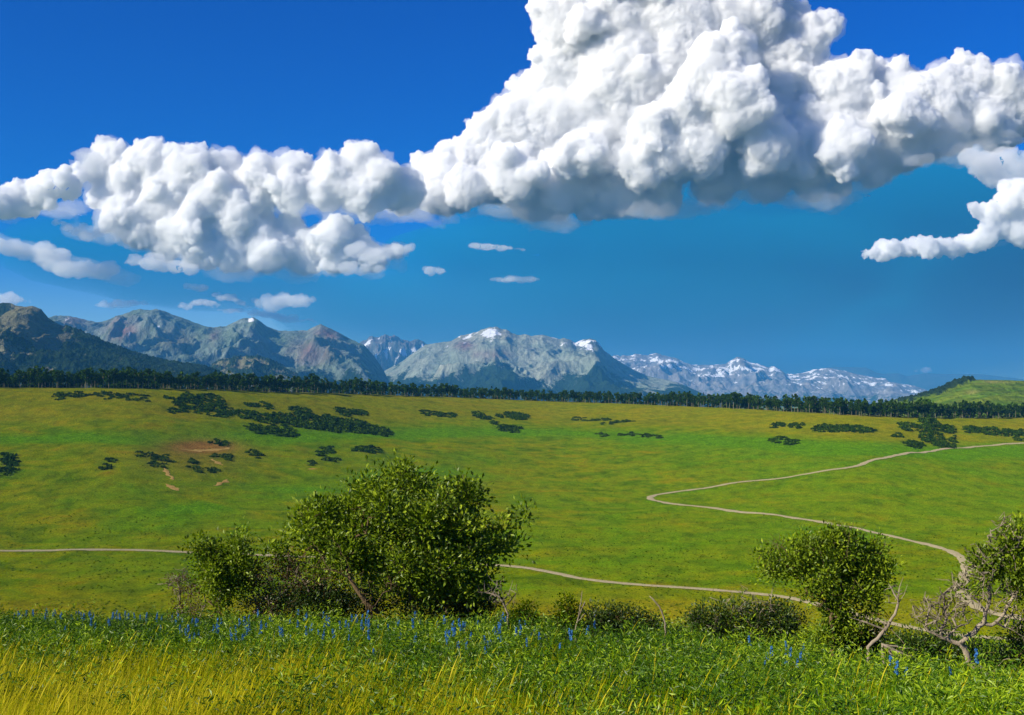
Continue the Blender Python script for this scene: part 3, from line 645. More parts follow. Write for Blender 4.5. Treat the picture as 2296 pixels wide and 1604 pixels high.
def aspen_meshes(seed, nleaf, fsize, lowc=(.30, .44)):
    r = np.random.default_rng(seed); h = 14.0
    bend = r.normal(size=2) * 0.5; z = np.linspace(-.4, h * .93, 9)
    tp = np.column_stack([bend[0] * (z / h) ** 2, bend[1] * (z / h) ** 2, z])
    tr = [tube(tp, 0.20 * (1 - z / h * 0.85) + 0.02, 6)]
    c0, cw = r.uniform(*lowc) * h, r.uniform(2.0, 2.9)
    lumps = []
    for k in range(15):
        zz = r.uniform(c0, h * .96); q = (zz - c0) / (h - c0); rad = cw * np.sin(np.clip(q * .82 + .14, 0, 1) * pi) ** .6
        a = r.uniform(0, 2 * pi); d = rad * r.uniform(.3, .85); b = np.array([bend[0] * (zz / h) ** 2, bend[1] * (zz / h) ** 2, zz])
        e = b + np.array([cos(a) * d, sin(a) * d, 0.4]); lumps.append((e, r.uniform(.8, 1.45)))
        tr.append(tube(np.array([b - (0, 0, .6), (b + e) / 2 + (0, 0, .1), e]), np.array([.06, .045, .02]), 3 + 1))
    for k in range(6):                                   # dead lower stubs
        zz = r.uniform(.12, .4) * h; a = r.uniform(0, 2 * pi); b = np.array([0, 0, zz])
        tr.append(tube(np.array([b, b + np.array([cos(a) * .5, sin(a) * .5, .15]), b + np.array([cos(a) * .9, sin(a) * .9, .1])]), np.array([.035, .025, .01]), 4))
    P = []; var = []
    for k in range(nleaf):
        e, s = lumps[r.integers(len(lumps))]; d = r.normal(size=3); d /= np.linalg.norm(d)
        P.append(e + d * s * r.uniform(.45, 1.05) * np.array([1, 1, 1.15])); var.append(np.clip(.45 + .3 * r.normal() + .12 * d[2], 0, 1))
    v, f, c = scatter(QUAD_V, QUAD_F, np.array(P), rand_rot(r, nleaf), r.uniform(.7, 1.3, nleaf) * fsize, np.array(var))
    tv, tf = join(tr)
    return (tv, tf), (v, f, c)
protos = []
for k in range(6):
    (tv, tf), (v, f, c) = aspen_meshes(500 + k, 520, 0.66)
    protos.append((mesh_np("trunk", tv, tf, M['aspen_bark']), mesh_np("crown", v, f, M['aspen_leaf'], False, {"var": c})))
rf = np.random.default_rng(11)
def forest_spot(u, back):
    yy = float(edge_y(np.array(u))) + back; x = float(xtan(u, 900)) * yy
    return x, yy, float(ground(x, yy))
ASPEN = [("aspen tree with a slim pale trunk on the meadow-side forest edge below the bald hill", "aspens along the forest edge below the bald hill", (-40, 480)),
         ("aspen tree with a slim pale trunk on the forest edge below the red-streaked mountains", "aspens along the forest edge below the red-streaked mountains", (480, 900)),
         ("aspen tree with a slim pale trunk on the forest edge below the pale main peak", "aspens along the forest edge below the main peak", (900, 1450)),
         ("aspen tree with a slim pale trunk on the forest edge below the snowy range", "aspens along the forest edge below the snowy range", (1450, 1990)),
         ("aspen tree with a slim pale trunk on the forest edge below the green flat-topped hill", "aspens along the forest edge below the green hill", (1990, 2340))]
def gap(u): return (1080 / 2421 * 0 + 1) * ((u > 1893) & (u < 1908))
us = np.linspace(-36, 2336, 296) + rf.uniform(-3, 3, 296)
for u in us:
    if gap(u): continue
    lab, grp = next((a, b) for a, b, (lo, hi) in ASPEN if lo <= u < hi)
    wob = 14 * float(noise2(np.array(u / 37.0), np.array(2.0))) + 7 * float(noise2(np.array(u / 11.0), np.array(5.0)))
    x, y, z = forest_spot(u, 10 + wob + rf.uniform(-4, 6))
    e = empty("aspen_tree", (x, y, z)); tag(e, lab, "tree", grp)
    s = rf.uniform(.62, 1.05) * (0.88 if 900 < u < 1500 else 1.0) * (1 + .22 * float(noise2(np.array(u / 60.0), np.array(9.0)))); e.scale = (s * rf.uniform(1.1, 1.6),) * 2 + (s,); e.rotation_euler = (0, 0, rf.uniform(0, 6.28))
    tm, cm = protos[rf.integers(6)]
    link("trunk", tm, e); link("crown", cm, e)
# the wood behind the edge, one mass
def far_forest():
    vs, fs, cs, tvs, tfs = [], [], [], [], []; o = to = 0
    low = [aspen_meshes(700 + k, 40, 1.9, (.06, .18)) for k in range(5)]
    lowt, lowf = tube(np.array([(0, 0, -.4), (.05, 0, 6.), (.3, .1, 12.)]), np.array([.2, .14, .05]), 4)
    for i in range(2000):
        u = rf.uniform(-420, 2700); b = 16 + 170 * rf.random() ** 1.5
        if gap(u) and b < 40: continue
        flat = i % 4 == 0
        if flat: b = rf.uniform(12, 70)
        x, y, z = forest_spot(u, b + 14 * float(noise2(np.array(u / 37.0), np.array(2.0))))
        s = rf.uniform(.74, 1.06) * (0.88 if 900 < u < 1500 else 1.0) * (1 + .22 * float(noise2(np.array(u / 60.0), np.array(9.0)))); a = rf.uniform(0, 6.28); k = rf.integers(5)
        R = np.array([[cos(a), -sin(a), 0], [sin(a), cos(a), 0], [0, 0, 1]]) * s
        if flat: R[2] *= rf.uniform(.2, .42); R[:2] *= 1.5; z -= 1.0
        (tv, tf), (v, f, c) = low[k]
        vs.append(v @ R.T + (x, y, z)); fs.append(f + o); cs.append(c); o += len(v)
        if b < 80:
            tvs.append(lowt @ R.T + (x, y, z)); tfs.append(lowf + to); to += len(lowt)
    e = link("aspen_wood", mesh_np("aspen_wood", np.concatenate(vs), np.concatenate(fs), M['aspen_leaf'], False, {"var": np.concatenate(cs)}))
    stuff(e); tag(e, "dark green aspen wood massed behind the forest edge", "forest")
    t = link("trunks", mesh_np("trunks", np.concatenate(tvs), np.concatenate(tfs), M['aspen_bark']), e); stuff(t)
far_forest()

# ------------------------------------------------------------------ oak thickets on the far slope
def thicket(label, ells, pale=False, dens=1.0, group=None):
    """ells: (u, row of the foot, half-width px, height px)"""
    P, var, size = [], [], []; r = rf
    base = hit(ells[0][0], ells[0][1], 430)
    for (u, row, hw, hp) in ells:
        c = hit(u, row, 430); k = c[1] / F_PX; wx = hw * k; wy = max(hp * k * 4.5, 6.0); hh = np.clip(hp * k * .42, 1.5, 3.6)
        nb = int(np.clip(wx * wy * 0.20 * dens, 6, 260))
        for _ in range(nb):
            a = r.uniform(0, 2 * pi); q = r.random() ** .5
            by = c[1] + wy * .55 + sin(a) * q * wy; bx = (c[0] + cos(a) * q * wx) * by / c[1]
            bz = float(ground(bx, by)); h = hh * r.uniform(.6, 1.2) * (1 - .45 * q); br = r.uniform(1.3, 2.8)
            m = 22; d = r.normal(size=(m, 3)); d /= np.linalg.norm(d, axis=1)[:, None]; d[:, 2] = np.abs(d[:, 2])
            P.append(np.array([bx, by, bz]) + d * np.array([br, br, h]) * r.uniform(.7, 1.05, m)[:, None]); var.append(np.clip(.4 + .2 * r.normal(size=m) + .12 * d[:, 2] + .1 * r.normal(), 0, 1)); size.append(r.uniform(.7, 1.5, m))  # leaf tone rises with height: sunlit tops put into the colour
    P = np.concatenate(P); var = np.concatenate(var); size = np.concatenate(size)
    v, f, c = scatter(QUAD_V, QUAD_F, P - base, rand_rot(r, len(P)), size, var)
    o = empty("oak_thicket", base); stuff(link("foliage", mesh_np("foliage", v, f, M['thicket_pale' if pale else 'thicket'], False, {"var": c}), o))
    return tag(o, label, "thicket", group)
TH = [("long thin pale thicket strip just below the forest edge under the bald hill", [(135, 893, 22, 9), (180, 891, 30, 9), (240, 892, 34, 10), (290, 896, 30, 10), (325, 897, 14, 8)], True, .7),
      ("single tiny round bush between the pale strip and the triple thicket", [(373, 892, 6, 6)], False, 1),
      ("dark thicket strip, upper row of the stepped thickets below the forest", [(395, 903, 16, 12), (435, 900, 28, 15), (475, 903, 28, 15)], False, 1),
      ("broken dark thicket row, lower step leading down to the largest thicket", [(395, 928, 18, 9), (405, 913, 16, 8), (440, 916, 34, 12), (430, 926, 30, 9), (480, 931, 34, 16), (510, 930, 14, 13), (492, 913, 14, 10)], False, .9),
      ("small flat dark thicket above the largest thicket's left end", [(565, 912, 16, 8), (590, 914, 22, 9)], False, 1),
      ("largest dark thicket, a long wedge sloping down to the right", [(550, 937, 26, 14), (590, 944, 34, 16), (640, 950, 40, 20), (690, 957, 45, 26), (745, 962, 40, 26), (800, 968, 40, 24), (850, 975, 30, 20), (580, 970, 30, 14), (630, 975, 42, 16), (675, 929, 26, 14)], False, 1.1),
      ("dark flat thicket standing alone above the right end of the largest thicket", [(772, 930, 20, 12), (805, 931, 22, 11)], False, 1),
      ("narrow dark thicket below the forest under the main peak's left spur", [(955, 930, 16, 10), (985, 933, 18, 10), (1008, 936, 16, 10)], False, 1),
      ("slanting dark thicket, left one of the close cluster of three", [(1072, 935, 14, 11), (1090, 942, 14, 12), (1108, 950, 9, 9)], False, 1),
      ("rounded dark thicket, upper right one of the close cluster of three", [(1145, 936, 15, 14), (1165, 940, 20, 18), (1120, 936, 7, 9)], False, 1),
      ("dark thicket, lowest one of the close cluster of three", [(1130, 967, 14, 15), (1152, 968, 17, 15)], False, 1),
      ("faint pale brush strip above the sharp bend of the dirt road", [(1295, 943, 16, 9), (1340, 944, 34, 8), (1395, 948, 26, 8), (1365, 952, 20, 5)], True, .6),
      ("faint long brush line between the pale strip and the road bend", [(1350, 978, 18, 7), (1410, 978, 26, 7), (1450, 980, 34, 8), (1490, 983, 18, 6)], True, .5),
      ("flat oval dark thicket just above the big foreground oak", [(808, 1015, 16, 9), (832, 1015, 26, 12)], False, 1),
      ("small dark bush pair left of the flat oval thicket", [(735, 1014, 16, 11), (720, 1022, 12, 10)], False, 1),
      ("sparse low bushes on the slope beneath the small dark bush pair", [(695, 1042, 14, 7), (730, 1034, 10, 7), (752, 1036, 12, 7)], True, .6),
      ("dark thicket on the slope left of the slumped clay bank", [(5, 1058, 22, 26), (25, 1052, 16, 20)], False, 1),
      ("small dark oval thicket, left of a pair above the road", [(1743, 959, 17, 11)], False, 1),
      ("small dark oval thicket, right of a pair beside a long hedge-like thicket", [(1785, 960, 18, 11)], False, 1),
      ("long dark hedge-like thicket above the road's upper stretch", [(1845, 966, 22, 14), (1885, 967, 26, 15), (1925, 968, 26, 14), (1950, 969, 15, 9)], False, 1),
      ("dark thicket standing alone below the long hedge-like thicket", [(1745, 992, 22, 12), (1777, 996, 20, 11)], False, 1),
      ("big dark thicket reaching up to the forest beside the green hill", [(2040, 963, 26, 14), (2085, 960, 22, 26), (2120, 967, 26, 14), (2075, 945, 12, 12)], False, 1),
      ("small flat bush left of the two big thickets above the road", [(2010, 979, 16, 7)], False, 1),
      ("big dark two-lobed thicket close above the road", [(2050, 1002, 24, 16), (2090, 990, 28, 20), (2120, 1003, 26, 20), (2138, 990, 10, 12)], False, 1),
      ("long dark thicket below the forest at the foot of the green hill", [(2180, 970, 22, 15), (2220, 973, 26, 15), (2265, 977, 28, 15), (2300, 976, 20, 14)], False, 1),
      ("low dark bush strip above the road beneath the long thicket", [(2285, 988, 15, 7)], False, 1),
      ("dark brush tuft on the rim of the slumped clay bank", [(490, 999, 22, 8)], False, .9),
      ("dark brush patch right of the slumped clay bank", [(560, 1018, 14, 10), (578, 1026, 14, 8)], True, .9),
      ("dark brush patch inside the slumped clay bank's hollow", [(500, 1030, 26, 12)], True, .9),
      ("low brush spread left of the slumped clay bank's hollow", [(325, 1024, 20, 8), (365, 1034, 26, 12), (350, 1046, 24, 7)], True, .7),
      ("low brush below the bare clay strip in the slumped bank", [(420, 1036, 24, 8), (440, 1058, 22, 8), (475, 1058, 14, 6)], True, .6),
      ("two small bushes in open grass left of the slumped bank", [(238, 1053, 11, 10), (250, 1036, 9, 6)], True, .8)]
for lab, e, pale, dn in TH: thicket(lab, e, pale, dn)

# ------------------------------------------------------------------ foreground shrubs
def P3(u, row, y, dy=0.0): return at(u, row, y + dy)
def skeleton(guides, tips, r_, step=0.13, wob=0.05, keep=0.35):
    pos, par, ln = [], [], []
    for g in guides:
        g = np.asarray(g); first = len(pos)
        seg = np.linalg.norm(np.diff(g, axis=0), axis=1); s = np.concatenate([[0], np.cumsum(seg)]); n = max(3, int(s[-1] / step))
        q = np.linspace(0, s[-1], n); pts = np.stack([np.interp(q, s, g[:, k]) for k in range(3)], -1)
        for _ in range(2): pts[1:-1] = (pts[:-2] + 2 * pts[1:-1] + pts[2:]) / 4
        pts[1:] += r_.normal(size=pts[1:].shape) * wob * .35
        p0 = -1
        if first:
            d = np.linalg.norm(np.array(pos) - pts[0], axis=1); j = int(d.argmin())
            if d[j] < step * 3: p0 = j
        for k, p in enumerate(pts):
            if k == 0 and p0 >= 0: continue
            pos.append(p); par.append(p0); ln.append(0 if p0 < 0 else ln[p0] + step); p0 = len(pos) - 1
    cap = 60000; A = np.zeros((cap, 3)); n = len(pos); A[:n] = pos; L = np.zeros(cap); L[:n] = ln
    root = A[:n].mean(0)
    tips = sorted(tips, key=lambda t: np.linalg.norm(t - A[0]) + np.abs(t[2] - A[0][2]) * .3)
    ends = []
    for t in tips:
        d = np.linalg.norm(A[:n] - t, axis=1); j = int((d + keep * L[:n] * .5).argmin()); D = d[j]
        if D < step * .6: ends.append(j); continue
        m = max(2, int(D / step)); p0 = j; side = r_.normal(size=3) * wob * 2.2
        for k in range(1, m + 1):
            a = k / m; p = A[j] * (1 - a) + t * a + side * np.sin(a * pi) + np.array([0, 0, .12 * D * np.sin(a * pi)]) + r_.normal(size=3) * wob * .5 * (k < m)
            A[n] = p; L[n] = L[p0] + step; par.append(p0); p0 = n; n += 1
        ends.append(p0)
    return A[:n], np.array(par), ends
def chains(A, par, ends, r0, pw, rmin):
    n = len(A); w = np.zeros(n); kids = [[] for _ in range(n)]
    for i in range(n):
        if par[i] >= 0: kids[par[i]].append(i)
    for i in range(n - 1, -1, -1):
        w[i] += 1 if not kids[i] else 0
        if par[i] >= 0: w[par[i]] += w[i]
    R = np.maximum(r0 * w ** pw, rmin)
    out = []; heads = [i for i in range(n) if par[i] < 0]; st = [(h, None) for h in heads]
    while st:
        h, pr = st.pop(); c = [] if pr is None else [pr]; i = h
        while True:
            c.append(i)
            if not kids[i]: break
            ks = sorted(kids[i], key=lambda q: -w[q]); st += [(q, i) for q in ks[1:]]; i = ks[0]
        rr = R[c].copy()
        if pr is not None: rr[0] = min(rr[0], rr[1] * 1.15)
        rr[-1] *= .5
        out.append((np.array(c), rr, pr is None))
    return out, R
def shrub(name, label, cat, y, roots, ells, ntip, nleaf, leaf, seed, bark='bark', leafm='oak_leaf', guides=(), thick=0.028, r0=0.0035, pw=0.47, dead_ells=(), dead_tips=0, step=0.12, wob=0.05, depth=0.75, six=False, group=None, shell=.62, rmin=.003, spread=1.5, lumps=0, lr=24.0, fill=True):
    r_ = np.random.default_rng(seed); k = y / F_PX
    for (ru_, rrow_) in list(roots) if (fill and ells) else []:      # low leafy skirt that meets the ground
        x0 = float(xtan(ru_, rrow_)) * y; _, gr = project(x0, y, float(ground(x0, y))); lowest = max(e[1] + e[3] for e in ells)
        if gr > lowest - 12 and leafm != 'oak_leaf': ells = list(ells) + [(ru_, (gr + lowest) / 2 - 8, 34, max(14, (gr - lowest) / 2 + 14))]
    def sample(es, n, lumps=0):
        if lumps:
            C = sample(es, lumps); T = []
            for _ in range(n):
                d = r_.normal(size=3); d /= np.linalg.norm(d); T.append(C[r_.integers(lumps)] + d * lr * k * r_.uniform(.35, 1.0) * np.array([1.15, 1, .85]))
            return T
        wt = np.array([e[2] * e[3] for e in es], float); wt /= wt.sum(); T = []
        for _ in range(n):
            e = es[r_.choice(len(es), p=wt)]; d = r_.normal(size=3); d /= np.linalg.norm(d); q = r_.uniform(shell, 1.0)
            c = P3(e[0], e[1], y); T.append(c + d * q * np.array([e[2], depth * (e[2] + e[3]) / 2, e[3]]) * k + np.array([0, (e[4] if len(e) > 4 else 0), 0]))
        return T
    rp = []
    for g in roots:
        q = P3(*g, y); q[2] = float(ground(q[0], q[1])); rp.append(q)
    G0 = [np.array([rp[0] - (0, 0, .1), P3(g[0][0], g[0][1], y)]) for g in guides[:1] if rp]
    G = G0 + [np.array([P3(a[0], a[1], y, a[2] if len(a) > 2 else 0) for a in g]) for g in guides]
    for p in rp: G.append(np.array([p - (0, 0, .15), p + (r_.normal() * .05, r_.normal() * .05, .15)]))
    lt = sample(ells, ntip, lumps) if ntip else []; dt = sample(dead_ells, dead_tips) if dead_tips else []
    A, par, ends = skeleton(G, lt + dt, r_, step, wob)
    ch, R = chains(A, par, ends, r0, pw, rmin)
    base = rp[0] if rp else G[0][0]
    e = empty(name, base); tag(e, label, cat, group)
    ch.sort(key=lambda c: -c[1].max()); twigs = []; nb = 0
    for c, rr, isroot in ch:
        v, f = tube(A[c] - base, rr, 7 if rr.max() > thick else 3)
        if rr.max() > thick and nb < 14 and len(c) > 3:
            link("trunk" if isroot else "branch", mesh_np("branch", v, f, M[bark]), e); nb += 1
        else: twigs.append((v, f))
    if twigs:
        v, f = join(twigs); stuff(link("twigs", mesh_np("twigs", v, f, M[bark]), e))
    if nleaf:
        lts = np.array(lt); nn = len(lts); pick = r_.integers(nn, size=nleaf)
        P = lts[pick] + r_.normal(size=(nleaf, 3)) * leaf * spread
        cl = np.clip(.42 + .22 * r_.normal(size=nn), 0, 1)[pick] + .16 * r_.normal(size=nleaf)
        # leaves sit in tufts facing outward and up from their twig
        Z = P - lts[pick] + r_.normal(size=(nleaf, 3)) * leaf * .8 + np.array([0, 0, leaf * .9]); Z /= np.linalg.norm(Z, axis=1)[:, None]
        T = r_.normal(size=(nleaf, 3)); X = np.cross(Z, T); X /= np.linalg.norm(X, axis=1)[:, None]; N = np.cross(X, Z)
        Rm = np.stack([X, Z, N], -1)
        tv, tf = (LEAF_V6, LEAF_F6)
        v, f, c = scatter(tv, tf, P - base, Rm, leaf * r_.uniform(.6, 1.3, nleaf), np.clip(cl, 0, 1))
        stuff(link("foliage", mesh_np("foliage", v, f, M[leafm], False, {"var": c}), e))
    return e

YB = 28.0
shrub("oak_tree", "large bushy green oak with a wide domed crown and several crooked stems", "tree", YB, [(930, 1372), (1000, 1375), (1050, 1372)],
      [(930, 1135, 140, 88), (790, 1195, 125, 70), (1010, 1205, 108, 115), (860, 1230, 160, 75), (665, 1215, 62, 42), (1095, 1195, 55, 45), (958, 1082, 62, 42), (865, 1088, 62, 42), (1000, 1300, 90, 45), (725, 1150, 45, 30), (1165, 1172, 26, 16), (625, 1215, 24, 24), (1080, 1270, 30, 40), (800, 1262, 60, 35), (920, 1300, 90, 40)],
      760, 24000, 0.115, 41, guides=[[(830, 1385, -1.2), (817, 1342, -1.5), (797, 1308, -1.7), (770, 1287, -1.8), (735, 1277, -1.8), (700, 1268, -1.7)], [(797, 1308, -1.7), (775, 1250, -1.4), (745, 1205, -.9)], [(735, 1277, -1.8), (720, 1240, -1.6), (700, 1215, -1.2)], [(770, 1287, -1.8), (760, 1255, -1.9), (765, 1225, -1.7)], [(930, 1372), (920, 1330), (905, 1280), (890, 1220), (880, 1160)], [(930, 1360), (950, 1320), (965, 1260), (960, 1180)],
      [(1000, 1375), (1003, 1330), (1010, 1270), (1030, 1210)], [(1050, 1372), (1040, 1345), (1060, 1290), (1100, 1240), (1150, 1190)]], dead_ells=[(745, 1260, 45, 30, -1.6), (745, 1260, 45, 30, -1.6), (860, 1300, 60, 50, -1.2), (1000, 1330, 60, 30)], dead_tips=90, r0=0.0042, thick=0.03, depth=.8, lumps=140, lr=26, shell=.66, spread=1.2)
shrub("oak_shrub", "small rounded green oak shrub left of the large domed oak", "shrub", 28.5, [(500, 1340), (520, 1342)], [(500, 1232, 62, 40), (515, 1275, 52, 40), (470, 1245, 35, 35), (540, 1222, 18, 18), (500, 1300, 45, 22), (505, 1325, 50, 26), (520, 1350, 45, 20)], 240, 7500, 0.09, 42, r0=.0035, lumps=44, lr=19, shell=.7, spread=1.25)
shrub("dry_brush", "reddish brown dry brush with bare grey twigs left of the small oak shrub", "brush", 29.0, [(420, 1345), (445, 1345), (395, 1345)], [(425, 1315, 50, 24), (455, 1320, 28, 20)], 110, 1500, 0.055, 43, leafm='dry_leaf', bark='dead', dead_ells=[(400, 1305, 35, 28)], dead_tips=70, rmin=.006)
shrub("dry_brush", "tan and green dry brush filling the gap between the two oaks", "brush", 28.6, [(600, 1345), (640, 1345), (680, 1345), (570, 1345)], [(610, 1290, 60, 40), (670, 1300, 60, 40), (560, 1310, 35, 28), (650, 1265, 40, 26), (730, 1310, 50, 35)], 320, 5200, 0.06, 44, leafm='dry_leaf', bark='dead', dead_ells=[(640, 1280, 70, 40)], dead_tips=90, rmin=.006)
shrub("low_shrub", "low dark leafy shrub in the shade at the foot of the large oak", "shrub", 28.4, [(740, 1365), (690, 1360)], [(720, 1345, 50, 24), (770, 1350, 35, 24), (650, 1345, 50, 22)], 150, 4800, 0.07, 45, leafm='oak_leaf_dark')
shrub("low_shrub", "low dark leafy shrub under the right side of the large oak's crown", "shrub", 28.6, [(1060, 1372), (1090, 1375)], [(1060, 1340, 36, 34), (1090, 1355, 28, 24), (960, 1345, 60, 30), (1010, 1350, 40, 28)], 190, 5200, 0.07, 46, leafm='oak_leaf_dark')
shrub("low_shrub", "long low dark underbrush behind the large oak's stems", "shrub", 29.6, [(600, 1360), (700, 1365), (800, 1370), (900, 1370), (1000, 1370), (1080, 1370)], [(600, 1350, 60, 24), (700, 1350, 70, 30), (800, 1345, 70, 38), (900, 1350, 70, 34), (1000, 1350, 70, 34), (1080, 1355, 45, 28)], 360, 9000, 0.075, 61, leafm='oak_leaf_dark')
shrub("dead_shrub", "bare bleached dead shrub with tangled twigs right of the large oak", "shrub", 26.0, [(1140, 1390), (1128, 1392)], [], 0, 0, 0, 47, bark='dead', guides=[[(1140, 1390), (1136, 1355), (1120, 1335), (1095, 1330), (1072, 1332)], [(1136, 1355), (1125, 1325), (1105, 1305), (1092, 1290)], [(1136, 1350), (1142, 1325), (1150, 1300)]], dead_ells=[(1120, 1325, 38, 26), (1145, 1330, 18, 24), (1090, 1335, 20, 14)], dead_tips=60, thick=.016, r0=.004, rmin=.0065)
shrub("dark_bush", "small dark evergreen bush beside the bleached dead shrub", "bush", 25.6, [(1180, 1392)], [(1178, 1368, 18, 18), (1192, 1378, 14, 12), (1162, 1380, 12, 12)], 70, 2000, 0.05, 48, leafm='thicket')
shrub("dark_bush", "upright dark evergreen bush between the dead shrub and a bare forked twig", "bush", 25.0, [(1268, 1400)], [(1268, 1362, 18, 22), (1258, 1380, 12, 18), (1282, 1372, 10, 14)], 80, 2200, 0.05, 49, leafm='thicket')
shrub("dead_twig", "bare forked tan twig right of the upright dark bush", "twig", 24.0, [(1290, 1412)], [], 0, 0, 0, 50, bark='dead', guides=[[(1290, 1412), (1300, 1370), (1303, 1345), (1306, 1325)], [(1299, 1378), (1308, 1360), (1312, 1348)], [(1294, 1395), (1308, 1382), (1312, 1375)]], thick=.005, r0=.008, rmin=.006, step=.05, wob=.015)
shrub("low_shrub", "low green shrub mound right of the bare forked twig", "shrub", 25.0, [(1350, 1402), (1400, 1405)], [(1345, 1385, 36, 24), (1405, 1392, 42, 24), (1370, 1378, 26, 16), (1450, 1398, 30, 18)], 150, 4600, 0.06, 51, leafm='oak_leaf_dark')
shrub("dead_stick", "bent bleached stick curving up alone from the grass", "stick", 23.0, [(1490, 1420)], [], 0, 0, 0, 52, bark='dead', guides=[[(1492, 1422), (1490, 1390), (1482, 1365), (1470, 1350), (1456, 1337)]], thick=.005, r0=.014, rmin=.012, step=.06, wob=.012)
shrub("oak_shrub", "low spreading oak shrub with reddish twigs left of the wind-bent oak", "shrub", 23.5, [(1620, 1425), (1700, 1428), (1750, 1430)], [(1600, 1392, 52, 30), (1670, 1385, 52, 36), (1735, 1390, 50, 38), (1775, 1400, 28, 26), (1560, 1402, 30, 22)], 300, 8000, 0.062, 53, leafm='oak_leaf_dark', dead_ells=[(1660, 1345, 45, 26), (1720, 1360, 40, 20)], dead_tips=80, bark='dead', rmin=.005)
YR = 20.0
shrub("oak_tree", "wind-bent small oak with a flat leaning crown and pale bare twigs", "tree", YR, [(1868, 1425)],
      [(1760, 1255, 62, 34), (1840, 1240, 85, 45), (1920, 1245, 68, 45), (1830, 1290, 80, 45), (1910, 1305, 68, 55), (1900, 1365, 42, 32), (1885, 1405, 48, 34), (1930, 1398, 40, 34), (1860, 1430, 40, 20), (1715, 1240, 26, 14), (1965, 1260, 26, 34), (1820, 1205, 30, 14)], 480, 14500, 0.066, 54, leafm='oak_leaf', step=.09, wob=.035,
      guides=[[(1868, 1430), (1862, 1395), (1865, 1365), (1885, 1330), (1890, 1290)], [(1865, 1372), (1830, 1335), (1790, 1300), (1760, 1265)], [(1866, 1366), (1905, 1340), (1935, 1290), (1950, 1250)], [(1862, 1395), (1825, 1400), (1805, 1408), (1780, 1382)], [(1772, 1255, -.9), (1755, 1226, -1.0), (1742, 1210, -1.0), (1726, 1194, -1.0)], [(1755, 1226, -1.0), (1740, 1222, -1.0), (1726, 1214, -1.0)], [(1900, 1250, -.9), (1902, 1205, -1.0), (1906, 1180, -1.0), (1918, 1166, -1.0)], [(1902, 1205, -1.0), (1892, 1190, -1.0)]],
      dead_ells=[(1740, 1220, 30, 22), (1900, 1195, 26, 26), (1840, 1330, 50, 40), (1950, 1350, 40, 30)], dead_tips=80, thick=.017, r0=.0032, lumps=95, lr=20, shell=.72, spread=1.2)
shrub("dead_branch", "bleached forked dead branch rising between the wind-bent oak and the gnarled oak", "branch", 18.6, [(1948, 1452)], [], 0, 0, 0, 55, bark='dead', step=.08, wob=.02,
      guides=[[(1948, 1452), (1975, 1425), (1988, 1405), (2010, 1370), (2020, 1350), (2012, 1338), (2000, 1325), (1990, 1310)], [(2018, 1355), (2025, 1330), (2034, 1312)], [(2010, 1340), (2018, 1315), (2024, 1295)], [(1985, 1412), (1950, 1398), (1905, 1385)], [(1988, 1405), (2012, 1425), (2030, 1445)]],
      dead_ells=[(2000, 1330, 24, 30), (1960, 1400, 40, 25)], dead_tips=40, thick=.010, r0=.006, rmin=.006)
shrub("dead_branch", "grey dead limbs lying fanned out in the grass", "branch", 16.6, [(1985, 1440)], [], 0, 0, 0, 56, bark='dead', step=.08, wob=.02,
      guides=[[(1978, 1446), (2000, 1465), (2020, 1490), (2018, 1492)], [(1978, 1446), (2010, 1460), (2035, 1478), (2050, 1476)], [(1990, 1452), (2008, 1478), (2016, 1492)], [(1980, 1446), (2030, 1452), (2060, 1458)]], dead_ells=[(2010, 1465, 30, 16)], dead_tips=24, thick=.010, r0=.008, rmin=.006)
shrub("gnarled_oak", "gnarled half-dead oak with bare twisted limbs and a leafy top", "tree", 17.0, [(2205, 1512)],
      [(2265, 1245, 62, 40), (2300, 1220, 55, 45), (2235, 1280, 45, 35), (2310, 1290, 60, 50), (2205, 1240, 18, 12), (2330, 1350, 50, 60), (2150, 1310, 26, 18)], 420, 7200, 0.060, 57, leafm='oak_leaf', bark='dead', step=.08, wob=.03,
      guides=[[(2222, 1512), (2200, 1498), (2170, 1492), (2168, 1472), (2172, 1462), (2160, 1448), (2132, 1435), (2095, 1422), (2070, 1402), (2052, 1383)], [(2156, 1447), (2175, 1420), (2208, 1398), (2212, 1378), (2199, 1350), (2175, 1334), (2150, 1312), (2120, 1302), (2095, 1297)],
              [(2208, 1398), (2240, 1402), (2252, 1372), (2282, 1334), (2290, 1290), (2296, 1240)], [(2112, 1428), (2112, 1398), (2132, 1370), (2156, 1352)], [(2240, 1402), (2275, 1412), (2300, 1440), (2305, 1500)], [(2212, 1378), (2225, 1340), (2210, 1300), (2220, 1250)], [(2240, 1486), (2255, 1465), (2275, 1492), (2285, 1510)], [(2170, 1492), (2140, 1485), (2115, 1478)]],
      dead_ells=[(2110, 1385, 65, 40), (2090, 1370, 55, 35), (2150, 1340, 50, 40), (2130, 1360, 60, 40), (2180, 1300, 45, 45), (2070, 1385, 30, 30), (2230, 1330, 50, 45), (2260, 1200, 50, 45), (2200, 1270, 40, 50), (2270, 1380, 30, 40)], dead_tips=900, thick=.016, r0=.0032, pw=.41, rmin=.0058, lumps=40, lr=20, shell=.6, spread=1.2)
shrub("low_shrub", "low dark shrub behind the dead limbs at the gnarled oak's foot", "shrub", 19.5, [(2060, 1475), (2120, 1480), (2180, 1490)], [(2050, 1460, 55, 34), (2110, 1462, 60, 38), (2170, 1478, 45, 30), (2020, 1450, 34, 26)], 200, 6000, 0.055, 58, leafm='oak_leaf_dark')
